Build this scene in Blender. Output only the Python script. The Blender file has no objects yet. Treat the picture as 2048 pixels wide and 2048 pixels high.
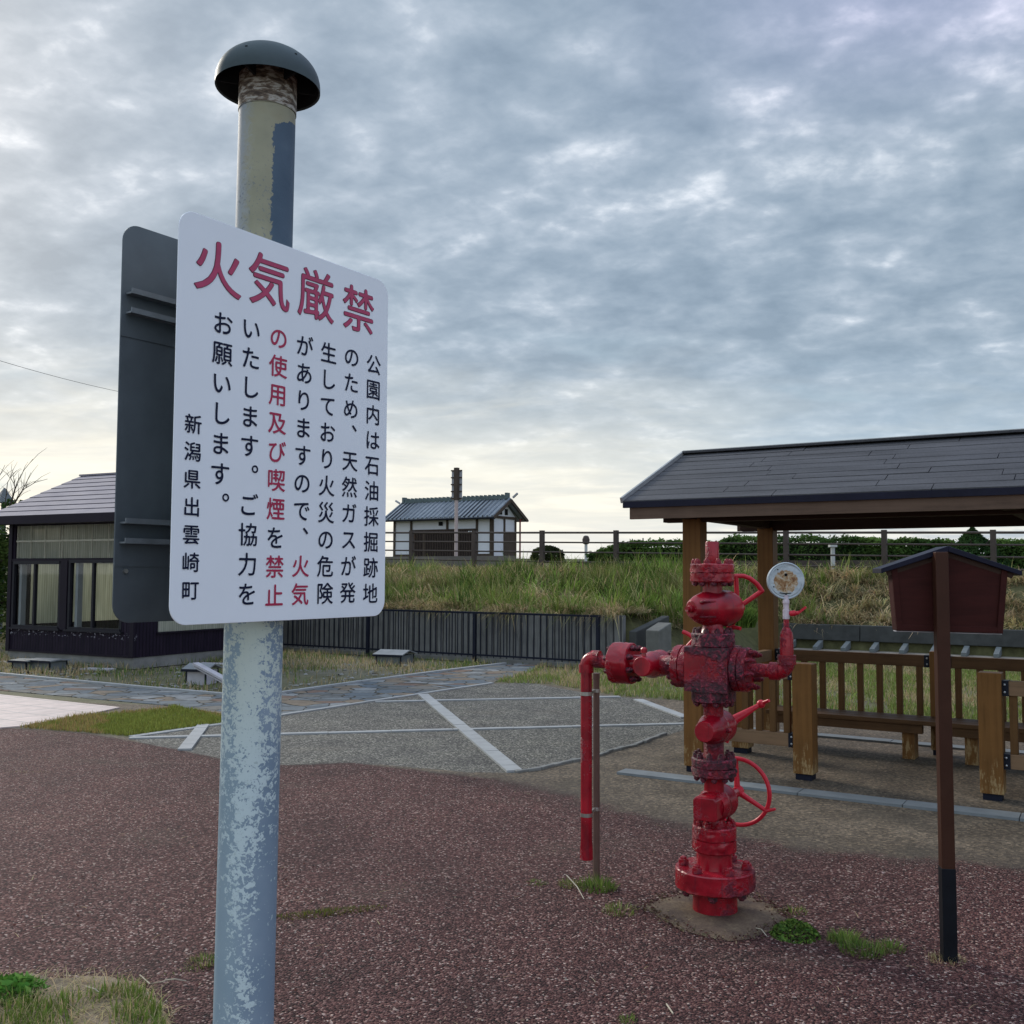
import bpy, bmesh, math, random
import numpy as np
from mathutils import Vector, Matrix
from mathutils.geometry import tessellate_polygon
random.seed(7); rng = np.random.default_rng(7)
S = bpy.context.scene
COL = S.collection
R = math.radians

# ------------------------------------------------------------------ camera
FPX, EYE, PITCH, ROLL = 2020.0, 1.55, math.atan(124/2020.0), 0.004
cam_d = bpy.data.cameras.new('camera'); cam = bpy.data.objects.new('camera', cam_d); COL.objects.link(cam)
cam_d.sensor_fit = 'HORIZONTAL'; cam_d.sensor_width = 36.0; cam_d.lens = 36.0*FPX/2048.0
cam_d.clip_start = 0.05; cam_d.clip_end = 5000
fw = Vector((0, math.cos(PITCH), math.sin(PITCH))); up0 = Vector((0, -math.sin(PITCH), math.cos(PITCH))); rt0 = Vector((1, 0, 0))
rt = rt0*math.cos(ROLL) + up0*math.sin(ROLL); up = up0*math.cos(ROLL) - rt0*math.sin(ROLL)
M3 = Matrix((rt, up, -fw)).transposed()
cam.matrix_world = Matrix.Translation((0, 0, EYE)) @ M3.to_4x4()
S.camera = cam

# ------------------------------------------------------------------ render settings
S.render.engine = 'CYCLES'
S.cycles.use_denoising = True
try: S.cycles.denoiser = 'OPENIMAGEDENOISE'
except Exception: pass
S.cycles.max_bounces = 8; S.cycles.transparent_max_bounces = 12
S.view_settings.view_transform = 'Standard'; S.view_settings.look = 'None'
S.view_settings.gamma = 1.0; S.view_settings.exposure = EXPOSURE = 0.28

# ------------------------------------------------------------------ sky: broken stratocumulus, low sun behind it ahead of us
SUN_AZ, SUN_EL = R(-40), R(27)           # azimuth from +Y (positive to the right)
W = bpy.data.worlds.new('World'); S.world = W; W.use_nodes = True
nt = W.node_tree; nt.nodes.clear()
class NT:
    def __init__(s, tree): s.t = tree
    def n(s, typ, **kw):
        nd = s.t.nodes.new(typ)
        for k, v in kw.items():
            if k.startswith('i_'):
                key = k[2:]; key = int(key) if key.isdigit() else key.replace('_', ' ')
                if hasattr(v, 'node'): s.t.links.new(v, nd.inputs[key])
                else: nd.inputs[key].default_value = v
            else: setattr(nd, k, v)
        return nd
    def link(s, a, b): s.t.links.new(a, b)
    def math(s, op, a, b=None, c=None, clamp=False):
        nd = s.t.nodes.new('ShaderNodeMath'); nd.operation = op; nd.use_clamp = clamp
        for i, v in enumerate((a, b, c)):
            if v is None: continue
            if hasattr(v, 'node'): s.t.links.new(v, nd.inputs[i])
            else: nd.inputs[i].default_value = v
        return nd.outputs[0]
    def mix(s, f, a, b, mode='MIX'):
        nd = s.t.nodes.new('ShaderNodeMix'); nd.data_type = 'RGBA'; nd.blend_type = mode; nd.clamp_factor = True
        for i, v in ((0, f), (6, a), (7, b)):
            if hasattr(v, 'node'): s.t.links.new(v, nd.inputs[i])
            else: nd.inputs[i].default_value = v if not isinstance(v, tuple) or len(v) == 4 else (*v, 1)
        return nd.outputs[2]
    def ramp(s, f, stops, interp='LINEAR'):
        nd = s.t.nodes.new('ShaderNodeValToRGB'); nd.color_ramp.interpolation = interp
        e = nd.color_ramp.elements
        while len(e) > 1: e.remove(e[0])
        for i, (p, c) in enumerate(stops):
            el = e[0] if i == 0 else e.new(p)
            el.position = p; c = (c, c, c) if not isinstance(c, tuple) else c
            el.color = (*c, 1)
        s.t.links.new(f, nd.inputs[0]); return nd.outputs[0]
    def sm(s, x, a, b):
        nd = s.t.nodes.new('ShaderNodeMapRange'); nd.interpolation_type = 'SMOOTHSTEP'
        for i, v in enumerate((x, a, b)):
            if hasattr(v, 'node'): s.t.links.new(v, nd.inputs[i])
            else: nd.inputs[i].default_value = v
        return nd.outputs[0]
    def noise(s, vec, scale, detail=4, rough=.55, dist=0.0):
        nd = s.t.nodes.new('ShaderNodeTexNoise'); nd.inputs['Scale'].default_value = scale
        nd.inputs['Detail'].default_value = detail; nd.inputs['Roughness'].default_value = rough; nd.inputs['Distortion'].default_value = dist
        if vec is not None: s.t.links.new(vec, nd.inputs['Vector'])
        return nd.outputs[0]
    def vmap(s, vec, scale=(1, 1, 1), rot=(0, 0, 0), loc=(0, 0, 0)):
        nd = s.t.nodes.new('ShaderNodeMapping'); nd.inputs['Scale'].default_value = scale
        nd.inputs['Rotation'].default_value = rot; nd.inputs['Location'].default_value = loc
        s.t.links.new(vec, nd.inputs[0]); return nd.outputs[0]
    def xyz(s, vec):
        nd = s.t.nodes.new('ShaderNodeSeparateXYZ'); s.t.links.new(vec, nd.inputs[0]); return nd.outputs
    def vec(s, x, y, z=0.0):
        nd = s.t.nodes.new('ShaderNodeCombineXYZ')
        for i, v in enumerate((x, y, z)):
            if hasattr(v, 'node'): s.t.links.new(v, nd.inputs[i])
            else: nd.inputs[i].default_value = v
        return nd.outputs[0]
w = NT(nt)
out = w.n('ShaderNodeOutputWorld'); bg = w.n('ShaderNodeBackground'); w.link(bg.outputs[0], out.inputs[0])
bg.inputs['Strength'].default_value = 0.1
sky = w.n('ShaderNodeTexSky', sky_type='NISHITA'); sky.sun_disc = False
sky.sun_elevation = SUN_EL; sky.sun_rotation = SUN_AZ; sky.air_density = 1.2; sky.dust_density = 2.0
d = w.n('ShaderNodeTexCoord').outputs['Generated']
x, y, z = w.xyz(d)
zc = w.math('MAXIMUM', z, 0.0)
inv = w.math('DIVIDE', 1.0, w.math('ADD', zc, 0.26))
p = w.vec(w.math('MULTIPLY', x, inv), w.math('MULTIPLY', y, inv))
pw = w.vmap(p, (1.0, 1.12, 1), (0, 0, R(24)), (3.1, 1.7, 0))
n1 = w.noise(pw, 1.7, 3, .5, .1)             # broad banks
n2 = w.noise(pw, 7.6, 3, .5, .25)            # puffy cells
n3 = w.noise(pw, 19.0, 4, .6, .15)
c = w.math('ADD', w.math('MULTIPLY', n1, .30), w.math('ADD', w.math('MULTIPLY', n2, .48), w.math('MULTIPLY', n3, .22)))
cloud = w.ramp(c, [(.38, (.215, .280, .350)), (.45, (.262, .330, .402)), (.515, (.318, .385, .455)), (.57, (.40, .462, .53)), (.615, (.55, .60, .655)), (.67, (.82, .84, .87))])
# the thinner bright deck low over the sea, warm towards the hidden sun
sd = Vector((math.sin(R(-8)), math.cos(R(-8)), 0.0))          # the bright break over the sea
azd = w.math('DIVIDE', w.math('ADD', w.math('MULTIPLY', x, sd.x), w.math('MULTIPLY', y, sd.y)), w.math('SQRT', w.math('MAXIMUM', w.math('SUBTRACT', 1.0, w.math('MULTIPLY', z, z)), .001)))
low = w.math('SUBTRACT', 1.0, w.sm(z, .04, .25))
inv2 = w.math('DIVIDE', 1.0, w.math('ADD', zc, 0.13)); p2 = w.vec(w.math('MULTIPLY', x, inv2), w.math('MULTIPLY', y, inv2))
streak = w.noise(w.vmap(p2, (.75, 1.35, 1), (0, 0, R(6)), (9.3, 2.2, 0)), 2.2, 5, .55, .5)
lowc = w.ramp(streak, [(.34, (.31, .40, .48)), (.44, (.42, .48, .53)), (.52, (.64, .655, .63)), (.60, (.90, .87, .76))])
warm = w.math('MULTIPLY', w.sm(azd, .84, .99), w.math('SUBTRACT', 1.0, w.sm(z, .10, .25)))
lowc = w.mix(w.math('MULTIPLY', warm, .68), lowc, (1.05, .97, .80))
haze = w.math('SUBTRACT', 1.0, w.sm(z, -.01, .075))
lowc = w.mix(w.math('MULTIPLY', haze, .70), lowc, (.68, .71, .73))
lowc = w.mix(w.math('MULTIPLY', w.math('MULTIPLY', w.sm(x, .06, .30), w.sm(z, .03, .10)), .72), lowc, w.mix(streak, (.30, .43, .56), (.52, .62, .70)))
cl = w.mix(w.math('MULTIPLY', low, .92), cloud, lowc)
# a violet cast high on the right, added unseen sky glow overhead and behind the viewer, lighting the foreground
cl = w.mix(w.math('MULTIPLY', w.math('MULTIPLY', w.sm(z, .36, .52), w.sm(x, .02, .35)), .75), cl, (1.02, .92, 1.13), 'MULTIPLY')
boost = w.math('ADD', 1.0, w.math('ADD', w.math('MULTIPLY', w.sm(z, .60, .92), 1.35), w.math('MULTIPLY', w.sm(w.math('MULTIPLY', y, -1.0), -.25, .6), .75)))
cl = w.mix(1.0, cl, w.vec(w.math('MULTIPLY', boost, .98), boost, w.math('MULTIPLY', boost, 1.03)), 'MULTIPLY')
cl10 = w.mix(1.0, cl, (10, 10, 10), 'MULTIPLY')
gap = w.math('MULTIPLY', w.sm(w.noise(w.vmap(p, (.5, 1.2, 1), (0, 0, 0), (1.3, 7.7, 0)), 1.3, 4), .56, .66), w.math('MULTIPLY', w.sm(z, .05, .1), w.math('SUBTRACT', 1.0, w.sm(z, .16, .26))))
skyc = w.mix(1.0, sky.outputs[0], (1.0, 1.0, 1.0), 'MULTIPLY')
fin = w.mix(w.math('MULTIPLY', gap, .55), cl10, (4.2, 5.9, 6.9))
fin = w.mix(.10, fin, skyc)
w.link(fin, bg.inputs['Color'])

sun_d = bpy.data.lights.new('sun', 'SUN'); sun_d.energy = 1.9; sun_d.angle = R(16); sun_d.color = (1.0, .93, .82)
sun = bpy.data.objects.new('sun', sun_d); COL.objects.link(sun)
sv = Vector((math.sin(SUN_AZ)*math.cos(SUN_EL), math.cos(SUN_AZ)*math.cos(SUN_EL), math.sin(SUN_EL)))
sun.rotation_euler = sv.to_track_quat('Z', 'Y').to_euler(); sun.location = (0, 0, 60)

# ------------------------------------------------------------------ helpers
def ray(px, py): return rt*((px-1024)/FPX) + up*((1024-py)/FPX) + fw
def G(px, py, z=0.0):                      # point of a horizontal plane seen at a photo pixel (2048 scale)
    r = ray(px, py); t = (z-EYE)/r.z; return Vector((0, 0, EYE)) + r*t
def P(px, py, Y):                          # point at depth Y
    r = ray(px, py); return Vector((0, 0, EYE)) + r*(Y/r.y)

def tag(o, label=None, cat=None, group=None, kind=None):
    if label: o['label'] = label
    if cat: o['category'] = cat
    if group: o['group'] = group
    if kind: o['kind'] = kind
    return o
def empty(name, loc, rz=0.0, label=None, cat=None, group=None):
    o = bpy.data.objects.new(name, None); COL.objects.link(o); o.empty_display_size = .1
    o.location = loc; o.rotation_euler = (0, 0, rz); tag(o, label, cat, group); return o
class MB:
    def __init__(s): s.v = []; s.f = []; s.sm = []
    def add(s, vs, fs, smooth=False):
        b = len(s.v); s.v += [tuple(q) for q in vs]; s.f += [[i+b for i in q] for q in fs]; s.sm += [smooth]*len(fs); return s
    def box(s, c, size, rz=0.0, mat=None):
        hx, hy, hz = size[0]/2, size[1]/2, size[2]/2
        pts = [Vector((a*hx, b*hy, e*hz)) for e in (-1, 1) for b in (-1, 1) for a in (-1, 1)]
        m = mat if mat else Matrix.Rotation(rz, 3, 'Z')
        pts = [m @ q + Vector(c) for q in pts]
        return s.add(pts, [(0, 2, 3, 1), (4, 5, 7, 6), (0, 1, 5, 4), (2, 6, 7, 3), (0, 4, 6, 2), (1, 3, 7, 5)])
    def bar(s, a, b, wd, ht, upv=(0, 0, 1)):              # box from a to b
        a = Vector(a); b = Vector(b); L = (b-a).length; X = (b-a).normalized(); U = Vector(upv)
        Y = U.cross(X); Y = Y.normalized() if Y.length > 1e-6 else Vector((0, 1, 0)); Z = X.cross(Y)
        return s.box((a+b)/2, (L, wd, ht), mat=Matrix((X, Y, Z)).transposed())
    def lathe(s, prof, o=(0, 0, 0), ax=(0, 0, 1), n=28, cap=True, smooth=True, sx=1.0):
        o = Vector(o); A = Vector(ax).normalized(); t = Vector((0, 0, 1)) if abs(A.z) < .9 else Vector((1, 0, 0))
        B = A.cross(t).normalized(); C = A.cross(B)
        rows = []
        last = None
        for (h, r) in prof:
            rows.append([o + A*h + (B*math.cos(2*math.pi*i/n)*sx + C*math.sin(2*math.pi*i/n))*r for i in range(n)])
        # duplicated rows at sharp steps keep edges crisp
        for a, b in zip(rows[:-1], rows[1:]):
            fs = [(i, (i+1) % n, n+(i+1) % n, n+i) for i in range(n)]
            s.add(a+b, fs, smooth)
        if cap:
            if prof[0][1] > 1e-5: s.add(rows[0], [tuple(range(n-1, -1, -1))])
            if prof[-1][1] > 1e-5: s.add(rows[-1], [tuple(range(n))])
        return s
    def cyl(s, a, b, r, r2=None, n=20, smooth=True):
        a = Vector(a); b = Vector(b); return s.lathe([(0, r), ((b-a).length, r if r2 is None else r2)], a, b-a, n, True, smooth)
    def sph(s, c, r, n=16, sc=(1, 1, 1)):
        c = Vector(c); m = n//2; vs = []; fs = []
        for j in range(m+1):
            th = math.pi*j/m
            for i in range(n):
                ph = 2*math.pi*i/n
                vs.append(c + Vector((math.sin(th)*math.cos(ph)*r*sc[0], math.sin(th)*math.sin(ph)*r*sc[1], math.cos(th)*r*sc[2])))
        for j in range(m):
            for i in range(n): fs.append((j*n+i, (j+1)*n+i, (j+1)*n+(i+1) % n, j*n+(i+1) % n))
        return s.add(vs, fs, True)
    def tube(s, pts, r, n=12, closed=False):
        pts = [Vector(q) for q in pts]; rows = []; k = len(pts); prevB = None
        for i, q in enumerate(pts):
            if closed: T = pts[(i+1) % k] - pts[i-1]
            else: T = pts[min(i+1, k-1)] - pts[max(i-1, 0)]
            T.normalize()
            if prevB is None:
                t = Vector((0, 0, 1)) if abs(T.z) < .9 else Vector((1, 0, 0)); B = T.cross(t).normalized()
            else:
                B = (prevB - T*prevB.dot(T)).normalized()
            prevB = B; C = T.cross(B); rr = r[i] if isinstance(r, (list, tuple)) else r
            rows.append([q + (B*math.cos(2*math.pi*j/n) + C*math.sin(2*math.pi*j/n))*rr for j in range(n)])
        vs = [a for row in rows for a in row]; fs = []
        for i in range(k if closed else k-1):
            a = i*n; b = ((i+1) % k)*n
            for j in range(n): fs.append((a+j, a+(j+1) % n, b+(j+1) % n, b+j))
        if not closed: fs += [tuple(range(n-1, -1, -1)), tuple(range((k-1)*n, k*n))]
        return s.add(vs, fs, True)
    def prism(s, poly, vec):                              # polygon (3D points) swept by vec
        poly = [Vector(q) for q in poly]; vec = Vector(vec); n = len(poly)
        fs = [tuple(range(n-1, -1, -1)), tuple(range(n, 2*n))] + [(i, (i+1) % n, n+(i+1) % n, n+i) for i in range(n)]
        return s.add(poly + [q+vec for q in poly], fs)
    def build(s, name, m=None, parent=None, loc=None, bevel=0.0, seg=2):
        me = bpy.data.meshes.new(name); me.from_pydata(s.v, [], s.f)
        me.polygons.foreach_set('use_smooth', s.sm); me.update()
        bm = bmesh.new(); bm.from_mesh(me); bmesh.ops.remove_doubles(bm, verts=bm.verts, dist=1e-5)
        bmesh.ops.recalc_face_normals(bm, faces=bm.faces)
        for e in bm.edges:
            if len(e.link_faces) == 2 and e.calc_face_angle(0) > R(38): e.smooth = False
        bm.to_mesh(me); bm.free()
        o = bpy.data.objects.new(name, me); COL.objects.link(o)
        if m: me.materials.append(m)
        if parent: o.parent = parent
        if loc is not None: o.location = loc
        if bevel > 0:
            b = o.modifiers.new('bevel', 'BEVEL'); b.width = bevel; b.segments = seg; b.limit_method = 'ANGLE'; b.angle_limit = R(40)
        return o
def sheet(name, poly, m, z, kind='structure', thick=0.0):
    pts = [Vector((q[0], q[1], 0)) for q in poly]
    tri = tessellate_polygon([pts]); mb = MB()
    if thick:
        mb.add([(q.x, q.y, z) for q in pts], tri)
        n = len(pts)
        for i in range(n):
            a, b = pts[i], pts[(i+1) % n]
            mb.add([(a.x, a.y, z), (b.x, b.y, z), (b.x, b.y, z-thick), (a.x, a.y, z-thick)], [(0, 1, 2, 3)])
    else: mb.add([(q.x, q.y, z) for q in pts], tri)
    o = mb.build(name, m)
    for f in o.data.polygons: pass
    return tag(o, kind=kind)
def GP(lst, z=0.0): return [G(a, b, z) for a, b in lst]
def densify(pts, step, jit=0.0):
    res = []
    for i in range(len(pts)):
        a, b = pts[i], pts[(i+1) % len(pts)]; L = (b-a).length; k = max(1, int(L/step))
        for j in range(k):
            q = a.lerp(b, j/k)
            if jit: q = q + Vector((random.uniform(-jit, jit), random.uniform(-jit, jit), 0))
            res.append(q)
    return res

# ------------------------------------------------------------------ materials
def mat(name):
    m = bpy.data.materials.new(name); m.use_nodes = True; t = NT(m.node_tree)
    b = m.node_tree.nodes['Principled BSDF']; return m, t, b
def coords(t, kind='Object'): return t.n('ShaderNodeTexCoord').outputs[kind]
def bump(t, b, h, strength=.3, dist=.01):
    nd = t.n('ShaderNodeBump'); nd.inputs['Strength'].default_value = strength; nd.inputs['Distance'].default_value = dist
    t.link(h, nd.inputs['Height']); t.link(nd.outputs[0], b.inputs['Normal']); return nd
def simple(name, col, rough=.6, var=.25, scale=14, metal=0.0, bs=.15, spec=.4):
    m, t, b = mat(name); v = coords(t)
    n = t.noise(v, scale, 6, .6); n2 = t.noise(v, scale*.17, 3, .5)
    k = t.math('ADD', t.math('MULTIPLY', n, .6), t.math('MULTIPLY', n2, .4))
    if max(col) < .09 and spec == .4: spec = .13
    lo = tuple(c*(1-var) for c in col); hi = tuple(min(1, c*(1+var)) for c in col)
    t.link(t.ramp(k, [(.3, lo), (.7, hi)]), b.inputs['Base Color'])
    t.link(t.math('ADD', t.math('MULTIPLY', n, .25), rough-.12), b.inputs['Roughness'])
    b.inputs['Metallic'].default_value = metal; b.inputs['Specular IOR Level'].default_value = spec
    if bs: bump(t, b, n, bs, .004)
    return m
def timber(name, col, rough=.55, worn=None, axis='Z'):
    m, t, b = mat(name); v = coords(t)
    sc = {'Z': (38, 38, 1.6), 'X': (1.6, 38, 38), 'Y': (38, 1.6, 38)}[axis]
    g = t.noise(t.vmap(v, sc), 1.0, 5, .6, .4); g2 = t.noise(v, 5, 4, .6)
    k = t.math('ADD', t.math('MULTIPLY', g, .6), t.math('MULTIPLY', g2, .4))
    c = t.ramp(k, [(.28, tuple(q*.62 for q in col)), (.5, col), (.75, tuple(q*1.3 for q in col))])
    if worn:
        X, Y, Z = t.xyz(v)
        wv = t.noise(t.vmap(v, (30, 30, 7)), 1.0, 7, .7)
        mk = t.sm(t.math('SUBTRACT', wv, t.math('MULTIPLY', Z, .55)), .42, .52)
        c = t.mix(t.math('MULTIPLY', mk, .85), c, worn)
    t.link(c, b.inputs['Base Color']); b.inputs['Roughness'].default_value = rough; b.inputs['Specular IOR Level'].default_value = .14
    bump(t, b, g, .3, .004); return m
M = {}
def red_paint(name, crust, zmid=None):
    m, t, b = mat(name); v = coords(t)
    n = t.noise(v, 9, 6, .6, .4); fine = t.noise(v, 55, 6, .65, .8); big = t.noise(v, 4.5, 3, .5)
    base = t.ramp(n, [(.3, (.15, .002, .008)), (.5, (.29, .004, .014)), (.75, (.45, .009, .022))])
    X, Y, Z = t.xyz(v)
    run = t.noise(t.vmap(v, (60, 60, 2.2)), 1.0, 4, .5)
    base = t.mix(t.math('MULTIPLY', t.sm(run, .56, .68), .55), base, (.13, .006, .016))
    k = t.math('ADD', t.math('MULTIPLY', big, .75), t.math('MULTIPLY', fine, .35))
    if zmid is not None: k = t.math('ADD', k, t.math('MULTIPLY', t.sm(t.math('ABSOLUTE', t.math('SUBTRACT', Z, zmid)), .035, .10), .17))
    mk = t.sm(k, .62-crust, .72-crust)
    tar = t.ramp(fine, [(.36, (.008, .002, .005)), (.48, (.05, .005, .013)), (.57, (.16, .010, .028)), (.66, (.34, .025, .055))])
    t.link(t.mix(mk, base, tar), b.inputs['Base Color'])
    t.link(t.math('ADD', .27, t.math('MULTIPLY', mk, .18)), b.inputs['Roughness']); b.inputs['Specular IOR Level'].default_value = .5
    h = t.math('ADD', t.math('MULTIPLY', fine, t.math('ADD', .04, mk)), t.math('MULTIPLY', n, .12))
    bump(t, b, h, .75, .012); return m
M['red'] = red_paint('red_enamel', .0); M['red2'] = red_paint('red_enamel_oily', .075); M['red3'] = red_paint('red_enamel_tarry', .20)
M['red_block'] = red_paint('red_enamel_streaked', .02, 1.115)
M['clean_red'] = simple('fresh_red_enamel', (.56, .014, .032), .33, .2, 20, bs=.2)
M['bronze'] = simple('brown_plastic_pipe', (.13, .075, .058), .45, .15, 20)
M['steel'] = simple('galvanised_clamp', (.42, .41, .38), .35, .2, 60, metal=.9)
M['dial'] = None
def _dial():
    m, t, b = mat('weathered_dial'); v = coords(t); X, Y, Z = t.xyz(v)
    r = t.math('SQRT', t.math('ADD', t.math('MULTIPLY', X, X), t.math('MULTIPLY', t.math('ADD', Z, .004), t.math('ADD', Z, .004))))
    n = t.noise(v, 42, 7, .68, .5); n2 = t.noise(v, 110, 4, .6)
    rust = t.ramp(n, [(.36, (.50, .47, .42)), (.47, (.42, .30, .17)), (.56, (.27, .13, .045)), (.68, (.12, .05, .02))])
    edge = t.math('ADD', r, t.math('MULTIPLY', t.math('SUBTRACT', n2, .5), .02))
    mk = t.math('SUBTRACT', 1.0, t.sm(edge, .049, .054))
    paint = t.ramp(n, [(.35, (.36, .41, .44)), (.65, (.55, .59, .60))])
    t.link(t.mix(mk, paint, rust), b.inputs['Base Color']); b.inputs['Roughness'].default_value = .65; bump(t, b, n, .3, .003); return m
M['dial'] = _dial()
M['dial_rim'] = simple('grey_gauge_case', (.42, .47, .50), .5, .15, 40)
M['whitish'] = simple('chipped_pink_white_pipe', (.52, .44, .47), .5, .35, 40)
M['hole'] = simple('dark_hole', (.01, .01, .01), .9, .1, 20, bs=0)

# pole: cream paint above, peeling mint over grey-blue below
def _pole():
    m, t, b = mat('peeling_pole_paint'); v = coords(t); X, Y, Z = t.xyz(v)
    a = t.math('DIVIDE', t.math('ADD', t.math('MULTIPLY', X, .972), t.math('MULTIPLY', Y, .236)), .07)   # -1..1 across
    n = t.noise(v, 48, 8, .68, .8); n2 = t.noise(v, 130, 6, .6, .5); ns = t.noise(t.vmap(v, (40, 40, 9)), 1.0, 6, .6); nb = t.noise(v, 7, 3, .5)
    # bare metal / old blue coat
    met = t.ramp(nb, [(.3, (.185, .255, .325)), (.5, (.225, .295, .365)), (.72, (.285, .355, .42))])
    met = t.mix(t.math('MULTIPLY', t.sm(t.math('ADD', a, t.math('MULTIPLY', nb, .5)), .5, -.3), .55), met, (.33, .43, .47))
    # peeling pale coat on the lower part
    cov = t.math('ADD', t.math('MULTIPLY', t.sm(Z, .55, 1.35), .11), t.math('MULTIPLY', t.sm(t.math('ABSOLUTE', t.math('SUBTRACT', t.math('ADD', a, t.math('MULTIPLY', t.math('SUBTRACT', nb, .5), 1.2)), -.12)), .75, .05), .10))
    cov = t.math('ADD', cov, t.math('MULTIPLY', t.sm(Z, .75, .2), .06))
    pk = t.math('ADD', t.math('ADD', t.math('MULTIPLY', n, .6), t.math('MULTIPLY', n2, .4)), cov)
    pm = t.sm(pk, .606, .622)
    mint = t.mix(t.sm(Z, 1.0, 1.4), (.56, .66, .665), (.56, .62, .55))
    mint = t.mix(t.sm(n2, .55, .75), mint, (.38, .47, .46))
    low = t.mix(pm, met, mint)
    # upper part
    cream = t.ramp(nb, [(.3, (.27, .265, .19)), (.55, (.35, .335, .235)), (.8, (.32, .26, .15))])
    cream = t.mix(t.math('MULTIPLY', t.sm(t.math('ADD', a, t.math('MULTIPLY', n, .9)), .05, -.45), .8), cream, (.36, .39, .43))
    cream = t.mix(t.math('MULTIPLY', t.math('MULTIPLY', t.sm(n2, .585, .63), t.sm(Z, 2.65, 2.45)), .75), cream, (.17, .19, .21))
    blue = t.ramp(nb, [(.3, (.062, .098, .140)), (.6, (.088, .130, .178)), (.8, (.135, .182, .225))])
    top = t.math('SUBTRACT', t.math('ADD', a, t.math('MULTIPLY', t.math('SUBTRACT', n, .5), .55)), t.math('MULTIPLY', t.sm(Z, 2.635, 2.70), 1.2))
    bm = t.sm(top, .22, .245)
    upper = t.mix(bm, cream, blue)
    band = t.sm(Z, 2.700, 2.702)
    scrap = t.ramp(t.noise(t.vmap(v, (35, 35, 110)), 1.0, 6, .6, .5), [(.38, (.07, .05, .04)), (.5, (.20, .15, .11)), (.58, (.48, .45, .40))])
    upper = t.mix(band, upper, scrap)
    t.link(t.mix(t.sm(Z, 1.9, 1.92), low, upper), b.inputs['Base Color'])
    b.inputs['Roughness'].default_value = .62; b.inputs['Specular IOR Level'].default_value = .25
    bump(t, b, t.math('ADD', pm, t.math('MULTIPLY', n2, .3)), .35, .002); return m
M['pole'] = _pole()
M['cap'] = simple('dull_green_grey_metal', (.062, .082, .088), .5, .25, 9, bs=.1)
M['cap_in'] = simple('dark_lining_metal', (.02, .022, .024), .8, .3, 12)  # near-black tone for the cap's underside and ribs
M['panel'] = simple('white_sign_enamel', (.85, .88, .91), .38, .03, 5, bs=.02)
M['panel_back'] = simple('weathered_aluminium', (.115, .135, .15), .5, .3, 7, metal=.35, bs=.08)
M['rail'] = simple('dull_aluminium_channel', (.20, .22, .235), .5, .25, 30, metal=.4)
M['ink'] = simple('navy_lettering', (.010, .014, .040), .45, .1, 30, bs=0)
M['ink_red'] = simple('red_lettering', (.42, .022, .075), .45, .1, 30, bs=0)
M['ink_pink'] = simple('faded_red_lettering', (.46, .055, .13), .45, .18, 40, bs=0)
M['ink_dark'] = simple('dark_lettering_edge', (.13, .018, .05), .5, .1, 30, bs=0)

M['post'] = timber('ochre_stained_timber', (.170, .078, .023), .5, (.36, .25, .12))
M['rail_t'] = timber('brown_stained_rail', (.105, .054, .024), .6, None, 'X')
M['rail_pale'] = timber('pale_worn_rail', (.21, .128, .072), .65, None, 'X')
M['balus'] = timber('brown_stained_baluster', (.12, .060, .022), .6)
M['fascia'] = timber('brown_fascia', (.125, .079, .055), .6, None, 'X')
M['soffit'] = timber('dark_brown_rafter', (.05, .028, .02), .7, None, 'X')
M['iron'] = simple('black_bracket_steel', (.012, .014, .022), .45, .2, 30)
M['bolt'] = simple('zinc_bolt', (.5, .5, .5), .35, .1, 30, metal=.8)
M['foot'] = simple('navy_post_shoe', (.012, .014, .025), .6, .2, 20)
M['metal_trim'] = simple('pale_metal_trim', (.42, .42, .41), .4, .1, 10, metal=.5)
def _shingle(name, c1, c2, sheen):
    m, t, b = mat(name); v = coords(t)
    n = t.noise(v, 60, 6, .7); n2 = t.noise(v, 2.5, 4, .6); n3 = t.noise(t.vmap(v, (1, 6, 6)), 1.2, 4, .6)
    k = t.math('ADD', t.math('MULTIPLY', n, .45), t.math('MULTIPLY', n3, .55))
    t.link(t.ramp(k, [(.3, c1), (.7, c2)]), b.inputs['Base Color'])
    t.link(t.math('ADD', sheen, t.math('MULTIPLY', n2, .25)), b.inputs['Roughness']); b.inputs['Specular IOR Level'].default_value = .45
    bump(t, b, n, .5, .004); return m
M['shingle'] = _shingle('charcoal_slate_shingle', (.013, .0125, .015), (.082, .080, .086), .55)
M['cabin_roof'] = _shingle('mauve_grey_metal_shingle', (.21, .185, .205), (.29, .26, .28), .75)
M['roof_gap'] = simple('dark_gap_flashing', (.015, .014, .02), .7, .1, 9)  # dark tone for the roof deck and the joints between courses
def _siding(chips, nm):
    m, t, b = mat(nm); v = coords(t); X, Y, Z = t.xyz(v)
    s = t.math('ADD', X, Y)
    fr = t.math('FRACT', t.math('MULTIPLY', s, 14.0)); g = t.math('MINIMUM', t.sm(fr, 0, .16), t.sm(fr, 1, .84))
    n = t.noise(t.vmap(v, (9, 9, 2)), 1.0, 5, .6)
    c = t.ramp(n, [(.3, (.011, .008, .016)), (.7, (.024, .016, .028))])
    c = t.mix(t.math('SUBTRACT', 1.0, g), c, (.007, .005, .009))
    chip = t.noise(t.vmap(v, (14, 14, 26)), 1.0, 6, .65, .4)
    zone = t.math('MULTIPLY', t.sm(Z, .43, .48), t.sm(Z, .60, .55))
    t.link(t.mix(t.math('MULTIPLY', zone, t.math('MULTIPLY', t.sm(chip, .585, .60), chips)), c, (.30, .29, .33)), b.inputs['Base Color'])
    b.inputs['Roughness'].default_value = .6; b.inputs['Specular IOR Level'].default_value = .10; bump(t, b, g, .8, .012); return m
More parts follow.
